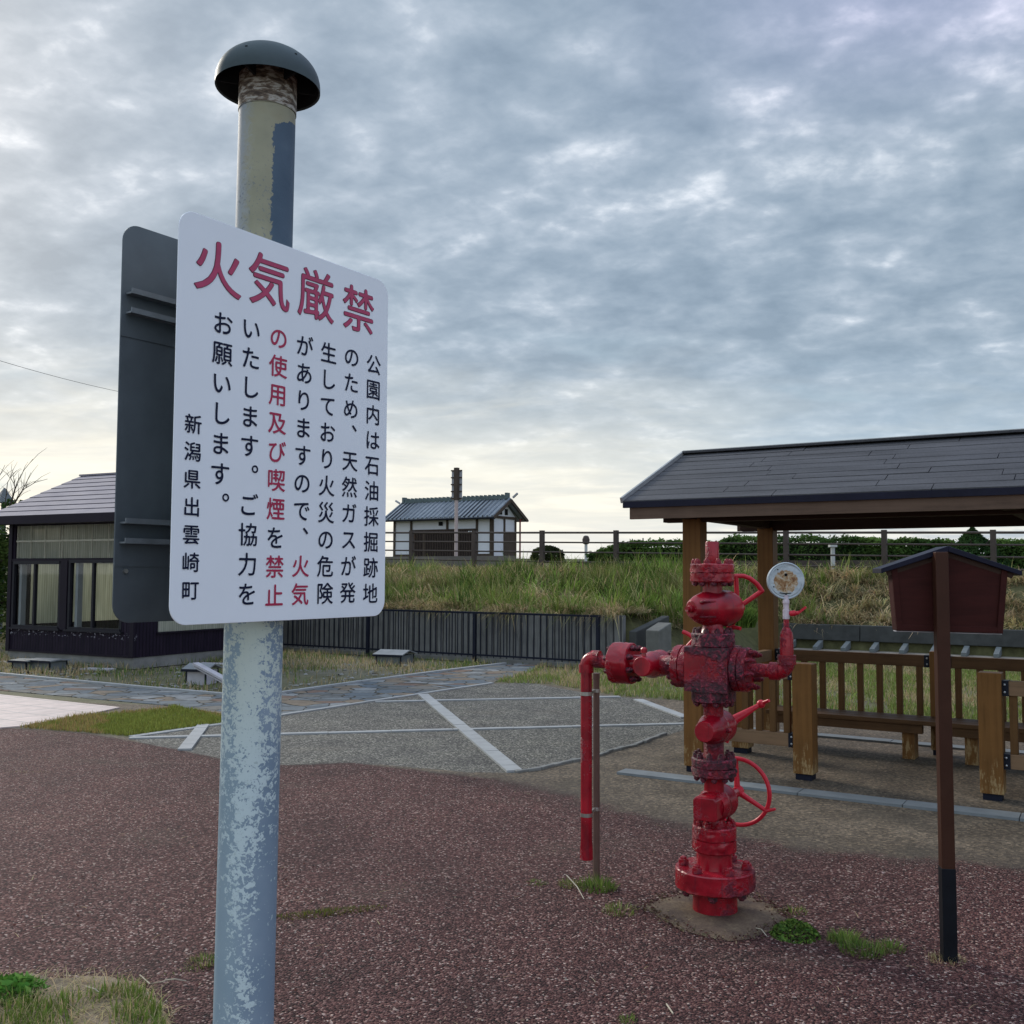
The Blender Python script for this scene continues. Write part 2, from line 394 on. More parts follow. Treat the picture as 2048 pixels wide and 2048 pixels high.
M['siding'] = _siding(0.0, 'dark_purple_corrugated_siding'); M['siding_chipped'] = _siding(1.0, 'chipped_purple_corrugated_siding')
M['purple'] = simple('dark_purple_trim', (.014, .010, .017), .5, .25, 8)
M['concrete'] = simple('stained_concrete', (.20, .195, .18), .85, .35, 5, bs=.4)
M['concrete_dk'] = simple('dark_weathered_concrete', (.062, .063, .060), .85, .35, 6, bs=.4)
def _pad():
    m, t, b = mat('rust_stained_concrete'); v = coords(t); n = t.noise(v, 5.5, 7, .68, .4); n2 = t.noise(v, 95, 6, .75)
    c = t.ramp(t.math('ADD', t.math('MULTIPLY', n, .6), t.math('MULTIPLY', n2, .4)), [(.36, (.035, .020, .014)), (.44, (.085, .050, .034)), (.51, (.125, .080, .050)), (.58, (.19, .130, .076)), (.68, (.30, .23, .14))])
    t.link(c, b.inputs['Base Color']); b.inputs['Roughness'].default_value = .85; bump(t, b, n2, .8, .01); return m
M['pad'] = _pad()
M['stone_strip'] = simple('grey_paver_strip', (.17, .185, .19), .75, .25, 7, bs=.3)
M['stone_white'] = simple('pale_line_paver', (.31, .315, .31), .75, .18, 9, bs=.3)
def _poly(nm, clear):
    m, t, b = mat(nm); v = coords(t); X, Y, Z = t.xyz(v)
    s = t.math('ADD', X, Y); wv = t.math('SINE', t.math('MULTIPLY', s, 130.0))
    n = t.noise(t.vmap(v, (26, 26, 1.6)), 1.0, 5, .6)
    tr = t.n('ShaderNodeBsdfTranslucent'); di = t.n('ShaderNodeBsdfDiffuse'); mx = t.n('ShaderNodeMixShader'); mx.inputs[0].default_value = .42
    col = t.ramp(n, [(.3, (.50, .50, .40)), (.7, (.78, .78, .66))])
    col = t.mix(t.math('MULTIPLY', t.sm(wv, .1, .9), .35), col, (.30, .31, .24))
    t.link(col, tr.inputs[0]); t.link(col, di.inputs[0]); t.link(tr.outputs[0], mx.inputs[1]); t.link(di.outputs[0], mx.inputs[2])
    tp = t.n('ShaderNodeBsdfTransparent'); m2 = t.n('ShaderNodeMixShader'); m2.inputs[0].default_value = clear; t.link(mx.outputs[0], m2.inputs[1]); t.link(tp.outputs[0], m2.inputs[2])
    t.link(m2.outputs[0], m.node_tree.nodes['Material Output'].inputs[0]); return m
M['poly'] = _poly('yellowed_corrugated_plastic', .12); M['poly_clear'] = _poly('clearer_corrugated_plastic', .5)
def _glass():
    m, t, b = mat('window_glass')
    tr = t.n('ShaderNodeBsdfTransparent'); gl = t.n('ShaderNodeBsdfGlossy'); gl.inputs['Roughness'].default_value = .03
    tr.inputs[0].default_value = (.80, .84, .82, 1)
    fr = t.n('ShaderNodeLayerWeight'); mx = t.n('ShaderNodeMixShader')
    t.link(t.math('ADD', t.math('MULTIPLY', t.math('POWER', fr.outputs['Facing'], 4.0), .6), .045), mx.inputs[0]); t.link(tr.outputs[0], mx.inputs[1]); t.link(gl.outputs[0], mx.inputs[2])
    t.link(mx.outputs[0], m.node_tree.nodes['Material Output'].inputs[0]); return m
M['glass'] = _glass()
M['frame_pale'] = simple('pale_wood_lattice', (.40, .38, .30), .6, .15, 20)
M['frame_dark'] = simple('dark_aluminium_sash', (.02, .019, .024), .4, .2, 20)
M['brace'] = simple('dull_brace_steel', (.16, .155, .13), .5, .2, 20, metal=.3)
M['teal'] = simple('faded_teal_steel', (.05, .12, .11), .5, .2, 12)
M['drum'] = simple('dull_red_steel', (.20, .03, .03), .55, .25, 12)
M['fence_blk'] = simple('black_coated_fence', (.012, .014, .024), .42, .2, 20)
M['rail_brown'] = simple('brown_guard_rail', (.075, .058, .050), .5, .2, 12)
def _logwall():
    m, t, b = mat('log_pattern_concrete'); v = coords(t); X, Y, Z = t.xyz(v)
    wob = t.noise(t.vmap(v, (1.5, 1.5, 1.2)), 1.0, 3, .5)
    s = t.math('ADD', t.math('MULTIPLY', X, 7.2), t.math('MULTIPLY', wob, .25))
    fr = t.math('FRACT', s); g = t.math('MINIMUM', t.sm(fr, 0, .16), t.sm(fr, 1, .84))
    gr = t.noise(t.vmap(v, (60, 60, 4)), 1.0, 5, .65, .6); n = t.noise(v, 3, 5, .6)
    c = t.ramp(t.math('ADD', t.math('MULTIPLY', gr, .6), t.math('MULTIPLY', n, .4)), [(.3, (.075, .075, .073)), (.5, (.16, .158, .15)), (.72, (.25, .245, .23))])
    t.link(t.mix(t.math('SUBTRACT', 1.0, g), c, (.028, .028, .030)), b.inputs['Base Color'])
    b.inputs['Roughness'].default_value = .85; bump(t, b, t.math('ADD', g, t.math('MULTIPLY', gr, .4)), .9, .02); return m
M['logwall'] = _logwall()
def _grassmat():
    m, t, b = mat('grass_blades'); a = t.n('ShaderNodeAttribute'); a.attribute_name = 'Col'
    di = t.n('ShaderNodeBsdfDiffuse'); tr = t.n('ShaderNodeBsdfTranslucent'); mx = t.n('ShaderNodeMixShader'); mx.inputs[0].default_value = .32
    t.link(a.outputs['Color'], di.inputs[0]); t.link(a.outputs['Color'], tr.inputs[0]); t.link(di.outputs[0], mx.inputs[1]); t.link(tr.outputs[0], mx.inputs[2])
    t.link(mx.outputs[0], m.node_tree.nodes['Material Output'].inputs[0]); return m
M['blade'] = _grassmat()
M['bark'] = simple('dark_bark', (.05, .04, .032), .85, .3, 30, bs=.5)
M['twig'] = simple('bare_twig', (.07, .055, .04), .85, .3, 30, bs=.2)
M['red_brown'] = timber('red_brown_board', (.042, .0095, .0075), .7, None, 'X')
M['brown_post'] = simple('brown_painted_tube', (.052, .021, .013), .42, .18, 12, bs=.05)
M['black_paint'] = simple('black_bitumen_paint', (.008, .009, .012), .55, .3, 14, bs=.2)
M['navy_tin'] = simple('dark_navy_tin', (.012, .012, .025), .4, .3, 20)
M['plaster'] = simple('white_plaster', (.66, .66, .68), .7, .05, 3, bs=.05)
M['h_timber'] = timber('dark_house_timber', (.075, .055, .042), .65)
M['lattice'] = timber('dark_lattice_wood', (.060, .043, .036), .65)
def _tile():
    m, t, b = mat('blue_grey_roof_tile'); v = coords(t); X, Y, Z = t.xyz(v)
    s = t.math('MULTIPLY', X, 3.3); fr = t.math('FRACT', s); prof = t.math('ABSOLUTE', t.math('SUBTRACT', fr, .5))
    n = t.noise(v, 5, 4, .6)
    c = t.ramp(n, [(.3, (.15, .175, .20)), (.7, (.25, .28, .31))])
    t.link(t.mix(t.sm(prof, .34, .46), c, (.03, .037, .045)), b.inputs['Base Color']); b.inputs['Roughness'].default_value = .35
    return m
M['tile'] = _tile()
M['ridge'] = simple('green_grey_ridge_tile', (.085, .115, .115), .45, .3, 6)
M['pinkpost'] = simple('faded_pink_steel', (.42, .33, .31), .5, .15, 10)
M['grey_sheet'] = simple('grey_sign_back', (.34, .34, .36), .5, .15, 6)
M['lamp_white'] = simple('white_lamp_steel', (.50, .50, .48), .45, .15, 10)
M['cream_block'] = simple('pale_painted_block', (.42, .40, .42), .7, .2, 10, bs=.2)
M['grey_lid'] = simple('grey_tin_lid', (.20, .21, .215), .45, .25, 12)
M['grey_box'] = simple('dirty_grey_board', (.13, .145, .145), .7, .35, 9, bs=.2)

# ---- ground materials
def gravel_layer(t, v, scale, cols, seed=0.0):
    vo = t.n('ShaderNodeTexVoronoi'); vo.inputs['Scale'].default_value = scale; vo.inputs['Randomness'].default_value = 1.0
    vv = t.vmap(v, (1, 1, 1), (0, 0, .4+seed), (seed, seed*2, 0)); t.link(vv, vo.inputs['Vector'])
    X, Y, Z = t.xyz(vo.outputs['Color'])
    return t.ramp(X, cols), vo.outputs['Distance'], Y
def _plaza():
    m, t, b = mat('plaza_surface'); v = coords(t); a = t.n('ShaderNodeAttribute'); a.attribute_name = 'Zone'
    zr, za, zz = t.xyz(a.outputs['Vector'])
    jit = t.math('SUBTRACT', t.noise(v, 3.0, 7, .65), .5); ch = t.math('SUBTRACT', t.noise(v, 75, 2, .5), .5)
    big = t.noise(v, .55, 4, .55); med = t.noise(v, 2.3, 5, .6)
    rc, rd, ry = gravel_layer(t, v, 112, [(.0, (.016, .007, .007)), (.3, (.060, .020, .019)), (.6, (.118, .045, .041)), (.84, (.20, .092, .080)), (.95, (.31, .19, .165)), (1.0, (.60, .48, .42))])
    ac, ad, ay = gravel_layer(t, v, 75, [(.0, (.030, .029, .026)), (.4, (.080, .076, .066)), (.7, (.14, .132, .112)), (.92, (.23, .212, .175)), (1.0, (.36, .335, .285))], 1.3)
    rc = t.mix(1.0, rc, t.ramp(t.math('ADD', t.math('MULTIPLY', big, .6), t.math('MULTIPLY', med, .4)), [(.34, (.52, .50, .52)), (.46, (.88, .86, .86)), (.56, (1.06, 1.04, 1.02)), (.68, (1.32, 1.27, 1.2))]), 'MULTIPLY')
    ac = t.mix(1.0, ac, t.ramp(med, [(.32, (.72, .72, .74)), (.5, (1, 1, 1)), (.7, (1.2, 1.2, 1.15))]), 'MULTIPLY')
    dn = t.noise(v, 38, 7, .7, .3)
    dc = t.ramp(t.math('ADD', t.math('MULTIPLY', dn, .55), t.math('MULTIPLY', med, .45)), [(.3, (.042, .031, .022)), (.45, (.095, .073, .051)), (.56, (.150, .117, .083)), (.72, (.26, .21, .155))])
    gr_, gd_, gy_ = gravel_layer(t, v, 60, [(.0, (.55, .55, .55)), (.5, (.95, .95, .95)), (.85, (1.25, 1.22, 1.18)), (1.0, (1.9, 1.85, 1.75))], 2.2)
    dc = t.mix(1.0, dc, gr_, 'MULTIPLY')
    dark = t.noise(v, 1.1, 5, .6)
    dc = t.mix(t.math('MULTIPLY', t.sm(dark, .52, .64), .35), dc, (.06, .052, .04))
    midz = t.math('SUBTRACT', 1.0, t.math('ABSOLUTE', t.math('SUBTRACT', t.math('MULTIPLY', zr, 2.0), 1.0)))
    wr = t.sm(t.math('ADD', zr, t.math('ADD', t.math('MULTIPLY', jit, .55), t.math('MULTIPLY', ch, .5))), .40, .60)
    wa = t.sm(t.math('ADD', za, t.math('ADD', t.math('MULTIPLY', jit, .30), t.math('MULTIPLY', ch, .35))), .42, .58)
    wg = t.sm(t.math('ADD', zz, t.math('MULTIPLY', jit, .5)), .42, .58)
    gc = t.ramp(t.math('ADD', t.math('MULTIPLY', dn, .5), t.math('MULTIPLY', med, .5)), [(.3, (.06, .065, .033)), (.5, (.125, .115, .062)), (.7, (.21, .185, .125))])
    c = t.mix(wg, dc, gc); c = t.mix(wa, c, ac); c = t.mix(wr, c, rc)
    c = t.mix(t.math('MULTIPLY', t.math('MULTIPLY', midz, t.sm(med, .36, .60)), .62), c, (.040, .030, .026))
    # smudges of dust and damp on the red surface
    sm = t.noise(t.vmap(v, (1, 1.7, 1)), .8, 6, .6, .4)
    c = t.mix(t.math('MULTIPLY', t.sm(sm, .55, .70), .22), c, (.135, .11, .08))
    t.link(c, b.inputs['Base Color']); b.inputs['Roughness'].default_value = .82; b.inputs['Specular IOR Level'].default_value = .25
    h = t.math('ADD', t.math('MULTIPLY', t.math('SUBTRACT', .5, rd), t.math('ADD', .25, wr)), t.math('MULTIPLY', dn, .55))
    bump(t, b, h, 1.0, .014); return m
M['plaza'] = _plaza()
def _field():
    m, t, b = mat('field_earth'); v = coords(t)
    n = t.noise(v, 1.0, 6, .6); n2 = t.noise(v, 24, 7, .7)
    k = t.math('ADD', t.math('MULTIPLY', n, .55), t.math('MULTIPLY', n2, .45))
    t.link(t.ramp(k, [(.32, (.05, .058, .028)), (.46, (.115, .105, .06)), (.56, (.165, .15, .105)), (.72, (.23, .215, .175))]), b.inputs['Base Color'])
    b.inputs['Roughness'].default_value = .9; bump(t, b, n2, .8, .03); return m
M['field'] = _field()
def _crazy():
    m, t, b = mat('crazy_stone_paving'); v = coords(t); vv = t.vmap(v, (1.0, 1.35, 1), (0, 0, .5))
    wob = t.n('ShaderNodeTexNoise'); wob.inputs['Scale'].default_value = 2.5; t.link(vv, wob.inputs['Vector'])
    mx = t.n('ShaderNodeVectorMath', operation='MULTIPLY_ADD'); t.link(wob.outputs['Color'], mx.inputs[0]); mx.inputs[1].default_value = (.25, .25, 0); t.link(vv, mx.inputs[2])
    a = t.n('ShaderNodeTexVoronoi', feature='F1'); e = t.n('ShaderNodeTexVoronoi', feature='DISTANCE_TO_EDGE')
    for q in (a, e): q.inputs['Scale'].default_value = 3.1; t.link(mx.outputs[0], q.inputs['Vector'])
    X, Y, Z = t.xyz(a.outputs['Color'])
    n = t.noise(v, 14, 6, .65)
    c = t.ramp(X, [(.0, (.115, .135, .15)), (.22, (.155, .17, .175)), (.40, (.125, .130, .128)), (.55, (.195, .155, .115)), (.68, (.17, .158, .138)), (.80, (.225, .232, .23)), (.92, (.18, .122, .095))], 'CONSTANT')
    c = t.mix(1.0, c, t.ramp(n, [(.3, (.72, .72, .72)), (.7, (1.2, 1.2, 1.2))]), 'MULTIPLY')
    ed = t.sm(e.outputs['Distance'], .012, .045)
    t.link(t.mix(ed, (.045, .042, .034), c), b.inputs['Base Color']); b.inputs['Roughness'].default_value = .9; b.inputs['Specular IOR Level'].default_value = .15
    bump(t, b, t.math('ADD', ed, t.math('MULTIPLY', n, .3)), .5, .01); return m
M['crazy'] = _crazy()
def _tiles():
    m, t, b = mat('pale_pink_tile'); v = coords(t); vv = t.vmap(v, (1, 1, 1), (0, 0, R(31)))
    br = t.n('ShaderNodeTexBrick'); t.link(vv, br.inputs['Vector']); br.offset = 0
    br.inputs['Scale'].default_value = 1.0; br.inputs['Brick Width'].default_value = .4; br.inputs['Row Height'].default_value = .4; br.inputs['Mortar Size'].default_value = .010
    br.inputs['Color1'].default_value = (.58, .46, .41, 1); br.inputs['Color2'].default_value = (.52, .42, .38, 1); br.inputs['Mortar'].default_value = (.32, .28, .26, 1)
    n = t.noise(v, 6, 6, .65)
    t.link(t.mix(1.0, br.outputs['Color'], t.ramp(n, [(.3, (.8, .8, .8)), (.7, (1.1, 1.1, 1.1))]), 'MULTIPLY'), b.inputs['Base Color']); b.inputs['Roughness'].default_value = .7; return m
M['tiles'] = _tiles()
M['path_far'] = simple('pale_concrete_path', (.30, .30, .29), .85, .2, 3, bs=.2)
M['pebble'] = simple('grey_field_stone', (.22, .215, .20), .8, .4, 16, bs=.3)

# ------------------------------------------------------------------ ground
UD = Vector((.848, -.530, 0)); VD = Vector((.530, .848, 0)); YAW = R(-32)
FM = Vector((-.654, 18.02, 0))                     # a post of the black fence; the dyke runs along UD from here
def KV(k, v, z=0.0): q = FM + UD*k + VD*v; return Vector((q.x, q.y, z))
def sstep(x, a, b):
    t = np.clip((x-a)/(b-a), 0, 1); return t*t*(3-2*t)

def dyke_z(k, v):
    k = np.asarray(k, float); v = np.asarray(v, float)
    wl = 1-sstep(k, 2.55, 3.6)                     # 1 where the log wall holds the slope up
    zl = np.where(v < .30, 0.0, .84 + .80*sstep(v, .3, 8.8)**.9)
    zr = np.where(v < 4.1, 0.0 + .12*sstep(v, 2.5, 4.1), np.where(v < 4.95, .10, .56 + 1.08*sstep(v, 4.9, 8.5)))
    rear = 1.70 - .012*(k-(-5.8)) + .60*np.clip((v-11.0)/26.0, 0, 1)
    z = wl*zl + (1-wl)*zr
    return np.where(v > 8.45, rear, np.minimum(z, rear))
def ground_mesh(name, xs, ys, zf, m, kind='structure', frame=None):
    nx, ny = len(xs), len(ys); gx, gy = np.meshgrid(xs, ys); gz = zf(gx, gy)
    if frame: px = FM.x + UD.x*gx + VD.x*gy; py = FM.y + UD.y*gx + VD.y*gy
    else: px, py = gx, gy
    co = np.stack([px, py, gz], -1).reshape(-1, 3)
    idx = np.arange(nx*ny).reshape(ny, nx)
    q = np.stack([idx[:-1, :-1], idx[:-1, 1:], idx[1:, 1:], idx[1:, :-1]], -1).reshape(-1, 4)
    me = bpy.data.meshes.new(name); me.vertices.add(len(co)); me.vertices.foreach_set('co', co.ravel())
    me.loops.add(q.size); me.loops.foreach_set('vertex_index', q.ravel().astype(np.int32))
    me.polygons.add(len(q)); me.polygons.foreach_set('loop_start', np.arange(0, q.size, 4, dtype=np.int32))
    me.polygons.foreach_set('use_smooth', np.ones(len(q), bool)); me.update(); me.validate()
    me.materials.append(m); o = bpy.data.objects.new(name, me); COL.objects.link(o); tag(o, kind=kind); return o, co
ground_mesh('ground', np.array([-900, -60, -30, -16, -10, 0, 10, 20, 60, 900.]), np.array([-400, -20, -5, 0, 8, 14, 20, 30, 900.]), lambda a, b: a*0-.03, M['field'])
ks = np.concatenate([[-120, -60, -30, -20], np.arange(-14, 20.1, .4), [24, 30, 45, 80]])
vs_ = np.array([.285, .295, .6, 1, 1.6, 2.2, 2.8, 3.4, 4.0, 4.12, 4.5, 4.93, 4.97, 5.4, 6, 6.6, 7.2, 7.8, 8.4, 8.5, 9.5, 11, 14, 20, 37, 60, 120])
M['bank'] = simple('thatched_bank_earth', (.085, .082, .038), .95, .5, 9, bs=.8)
ground_mesh('embankment', ks, vs_, lambda a, b: dyke_z(a, b)-.006, M['bank'], frame=True)

# plaza: one sheet; weights say where red chips, grey aggregate, turf or bare earth lie
red_edge = GP([(-900, 1420), (-300, 1432), (0, 1456), (40, 1458), (170, 1467), (250, 1481), (290, 1488), (370, 1503), (445, 1520), (570, 1532), (700, 1526), (860, 1545), (1000, 1560), (1150, 1596), (1300, 1640), (1420, 1662), (1600, 1700), (1750, 1712), (2048, 1738), (2500, 1770), (3200, 1800)])
asph = GP([(258, 1476), (445, 1449), (565, 1431), (860, 1388), (985, 1368), (1060, 1366), (1190, 1390), (1290, 1399), (1372, 1434), (1365, 1462), (1300, 1480), (1240, 1500), (1150, 1526), (1030, 1547), (935, 1546), (860, 1538), (760, 1530), (660, 1532), (570, 1538), (445, 1525), (370, 1508), (290, 1490)])
turf_front = GP([(-900, 1330), (0, 1400), (345, 1412), (565, 1429), (985, 1366), (1100, 1370), (1240, 1394), (1366, 1402), (1500, 1425), (1760, 1447), (2048, 1462), (2600, 1500)])
def seg_sd(px, py, pts, closed):
    best = np.full(px.shape, 1e9); ins = np.zeros(px.shape, bool); n = len(pts)
    for i in range(n if closed else n-1):
        ax, ay = pts[i].x, pts[i].y; bx, by = pts[(i+1) % n].x, pts[(i+1) % n].y
        dx, dy = bx-ax, by-ay; t = np.clip(((px-ax)*dx+(py-ay)*dy)/(dx*dx+dy*dy), 0, 1)
        best = np.minimum(best, np.hypot(px-ax-t*dx, py-ay-t*dy))
        c = ((ay > py) != (by > py)) & (px < (bx-ax)*(py-ay)/(by-ay+1e-12)+ax); ins ^= c
    return np.where(ins, best, -best) if closed else best
xs = np.arange(-9.5, 12.01, .07); ys = np.arange(-2.0, 15.5, .07)
pl, pco = ground_mesh('plaza', xs, ys, lambda a, b: a*0+.004, M['plaza'])
X_, Y_ = pco[:, 0], pco[:, 1]
ex = np.array([q.x for q in red_edge]); ey = np.array([q.y for q in red_edge])
line = np.interp(X_, ex, ey); dr = seg_sd(X_, Y_, red_edge, False)*np.where(Y_ < line, 1, -1)
wd = np.interp(X_, [-3, -.6, .2, 3], [.06, .12, .38, .40])
zr = np.clip(.5 + dr/(2*wd), 0, 1)
da = seg_sd(X_, Y_, asph, True); wd2 = np.interp(Y_, [7.5, 9, 12], [.20, .06, .05]); za = np.clip(.5 + da/(2*wd2), 0, 1)
tx = np.array([q.x for q in turf_front]); ty = np.array([q.y for q in turf_front])
tl = np.interp(X_, tx, ty); zz = np.clip(.5 + (Y_-tl)/.6, 0, 1)
tip = seg_sd(X_, Y_, GP([(40, 1457), (170, 1432), (330, 1420), (345, 1412), (445, 1431), (480, 1443), (445, 1449), (258, 1476), (170, 1467)]), True)
zz = np.maximum(zz, np.clip(.5+tip/.1, 0, 1))
at = pl.data.attributes.new('Zone', 'FLOAT_VECTOR', 'POINT'); at.data.foreach_set('vector', np.stack([zr, za, zz], -1).astype(np.float32).ravel())

path_poly = GP([(-500, 1305), (0, 1352), (250, 1375), (450, 1393), (505, 1397), (565, 1388), (720, 1366), (870, 1346), (1000, 1330), (1045, 1326), (1085, 1328), (1060, 1345), (985, 1366), (860, 1385), (565, 1431), (480, 1443), (445, 1430), (345, 1413), (240, 1404), (0, 1382), (-500, 1332)])
sheet('stone_path', path_poly, M['crazy'], .012, thick=.02)
sheet('tile_plaza', GP([(-700, 1330), (0, 1391), (120, 1404), (240, 1417), (170, 1432), (40, 1455), (0, 1458), (-300, 1490), (-700, 1540)]), M['tiles'], .016, thick=.02)
def strip(name, a, b, wd, m, z, th=.02, gapstep=None, label=None):
    mb = MB(); a = Vector(a); b = Vector(b); L = (b-a).length; n = max(1, int(L/gapstep)) if gapstep else 1
    dr_ = (b-a).normalized(); nn = Vector((-dr_.y, dr_.x, 0))
    for i in range(n):
        p0 = a + dr_*(L*i/n + .003); p1 = a + dr_*(L*(i+1)/n - .003); zz_ = z + random.uniform(-.0015, .0015)
        c = (p0+p1)/2; mb.box((c.x, c.y, zz_-th/2), ((p1-p0).length, wd, th), math.atan2(dr_.y, dr_.x))
    return tag(mb.build(name, m), kind='structure')
strip('paving_line', G(258, 1478), G(1372, 1449), .075, M['stone_white'], .017, gapstep=.6)
strip('paving_line', G(846, 1391), G(1030, 1546), .13, M['stone_white'], .022, gapstep=.22)
strip('paving_line', G(407, 1452), G(369, 1502), .115, M['stone_white'], .021, gapstep=.22)
strip('paving_line', G(750, 1405), G(1240, 1395), .085, M['stone_white'], .017, gapstep=.6)
strip('paving_line', G(1276, 1401), G(1372, 1437), .12, M['stone_white'], .018, gapstep=.3)
strip('paving_line', G(262, 1475), G(560, 1432), .085, M['stone_white'], .013, gapstep=.6)
strip('paving_line', G(560, 1432), G(985, 1367), .06, M['stone_white'], .018, gapstep=.6)
for a, b in (((-300, 1322), (0, 1350)), ((0, 1350), (250, 1374)), ((250, 1374), (500, 1396)), ((560, 1389), (720, 1366)), ((720, 1366), (870, 1346)), ((870, 1346), (1010, 1329))):
    strip('path_kerb', G(*a), G(*b), .07, M['stone_white'], .035, .06)
strip('border_strip', G(1242, 1546), G(2300, 1668), .17, M['stone_strip'], .022, gapstep=.62)
strip('border_strip', G(1500, 1461), G(2300, 1531), .16, M['stone_strip'], .022, gapstep=.62)
kb = MB(); pts = GP([(1030, 1547), (1080, 1540), (1130, 1527), (1180, 1518), (1225, 1503), (1270, 1492), (1330, 1470)])
for a, b in zip(pts[:-1], pts[1:]):
    for j in range(4):
        p0 = a.lerp(b, j/4); p1 = a.lerp(b, (j+1)/4); q = (p0+p1)/2
        kb.box((q.x, q.y+random.uniform(-.015, .015), .010), ((p1-p0).length, random.uniform(.03, .06), random.uniform(.02, .035)), math.atan2(p1.y-p0.y, p1.x-p0.x)+random.uniform(-.15, .15))
tag(kb.build('broken_edging', M['concrete'], bevel=.006), kind='structure')
pad = densify(GP([(1286, 1816), (1320, 1800), (1390, 1788), (1480, 1790), (1545, 1815), (1573, 1843), (1545, 1862), (1500, 1880), (1450, 1884), (1390, 1872), (1330, 1845)]), .035, .014)
pm_ = MB(); cen = sum(pad, Vector())/len(pad); n_ = len(pad)
ring1 = [Vector((q.x, q.y, .006)) for q in pad]; ring2 = [Vector((cen.x+(q.x-cen.x)*.93, cen.y+(q.y-cen.y)*.93, .012)) for q in pad]
pm_.add(ring1+ring2+[Vector((cen.x, cen.y, .022))], [(i, (i+1) % n_, n_+(i+1) % n_, n_+i) for i in range(n_)]+[(n_+i, n_+(i+1) % n_, 2*n_) for i in range(n_)], True)
tag(pm_.build('concrete_pad', M['pad']), kind='structure')
dirt = densify(GP([(-400, 1940), (0, 1957), (60, 1953), (130, 1963), (210, 1956), (285, 1978), (330, 2012), (350, 2070), (380, 2400), (-700, 2400)]), .06, .015)
sheet('bare_earth', dirt, simple('dry_earth_litter', (.20, .155, .105), .9, .5, 26, bs=.8), .010)
# ================================================================== vent pole with two warning boards
PC = Vector((-.606, 2.468, 0)); SD = Vector((.558, .829, 0)).normalized(); SN = Vector((.829, -.558, 0))   # SN: towards the reader
pole_root = empty('vent_pole', PC + Vector((-.030, 0, 0)), 0, 'tall peeling steel vent pole with a dark mushroom cap, carrying two sign boards', 'vent pole')
pole_root.rotation_euler = (0, .0068, 0)
pb = MB(); pb.lathe([(-.3, .0705), (2.700, .0695)], n=48, cap=False); pb.build('pole', M['pole'], pole_root)
cb = MB(); cb.lathe([(2.700, .0712), (2.790, .0712)], n=48, cap=False); cb.build('collar', M['pole'], pole_root)
zc0 = 2.762; RC = .129
prof = [(zc0+.004, RC-.004), (zc0, RC)] + [(zc0 + .010 + .092*math.sin(a), RC*math.cos(a)**.85 if a < 1.5 else RC*.0) for a in np.linspace(.03, math.pi/2, 14)]
cpb = MB(); cpb.lathe(prof, n=56, cap=False); cap_o = cpb.build('cap', M['cap'], pole_root)
ci = MB(); ci.lathe([(zc0+.004, RC-.004), (zc0+.05, RC*.82), (zc0+.085, RC*.4), (zc0+.09, 0.001)], n=48, cap=False); ci.build('cap_lining', M['cap_in'], cap_o)
for i in range(6):
    a = i*math.pi/3+.3; r_ = MB(); dr_ = Vector((math.cos(a), math.sin(a), 0))
    r_.bar(dr_*.072+Vector((0, 0, zc0+.028)), dr_*.118+Vector((0, 0, zc0+.028)), .006, .05); r_.build('cap_rib', M['cap_in'], cap_o)

SW, SH, SZ0 = .684, .90, 1.438                      # board width, height, lower edge
def rounded_rect(w, h, r, n=8):
    pts = []
    for cx, cy, a0 in ((w-r, h-r, 0), (r, h-r, 90), (r, r, 180), (w-r, r, 270)):
        for i in range(n+1):
            a = R(a0+90*i/n); pts.append((cx+r*math.cos(a), cy+r*math.sin(a)))
    return pts
# front board: local x along SD (reader's left to right), local y away from the reader, z up
FO = Vector((-.720, 2.134, 0))
front = empty('warning_sign', FO + Vector((0, 0, SZ0)), math.atan2(SD.y, SD.x), 'white board on the pole with big red heading and vertical Japanese text forbidding fire', 'sign')
mb = MB(); rr = rounded_rect(SW, SH, .042); mb.prism([(a, 0, b) for a, b in rr], (0, .003, 0)); mb.build('panel', M['panel'], front, bevel=.0008, seg=1)
def channel(mb, x0, x1, zc_, y0, y1):
    mb.bar((x0, (y0+y1)/2, zc_+.018), (x1, (y0+y1)/2, zc_+.018), y1-y0, .004); mb.bar((x0, (y0+y1)/2, zc_-.018), (x1, (y0+y1)/2, zc_-.018), y1-y0, .004)
    mb.bar((x0, y0+.002, zc_), (x1, y0+.002, zc_), .003, .034)
for zq in (.20, .715):
    mb = MB(); channel(mb, .02, SW-.02, zq, .004, .022); mb.build('mounting_channel', M['rail'], front)
# back board faces the other way; we see its unpainted back
BO = Vector((-.876, 2.226, 0))
back = empty('back_to_back_sign', BO + Vector((0, 0, SZ0)), math.atan2(SD.y, SD.x), 'dark bare metal back of the second sign board behind the white one', 'sign')
mb = MB(); mb.prism([(a, 0, b) for a, b in rr], (0, .003, 0)); mb.build('panel', M['panel_back'], back, bevel=.0008, seg=1)
for zq, hq in ((.72, .16), (.19, .13)): mb = MB(); mb.box((SW/2, -.0012, zq), (SW, .0016, hq)); mb.build('stiffener_plate', M['panel_back'], back)
for zq in (.20, .715):
    for dz in (-.022, .022):
        mb = MB(); mb.bar((.01, -.014, zq+dz), (SW-.01, -.014, zq+dz), .022, .004); mb.bar((.01, -.024, zq+dz+.004), (SW-.01, -.024, zq+dz+.004), .003, .012)
        mb.build('mounting_channel', M['rail'], back)
mb = MB(); mb.cyl((.028, -.006, .115), (.028, .001, .115), .005); mb.build('rivet', M['steel'], back)
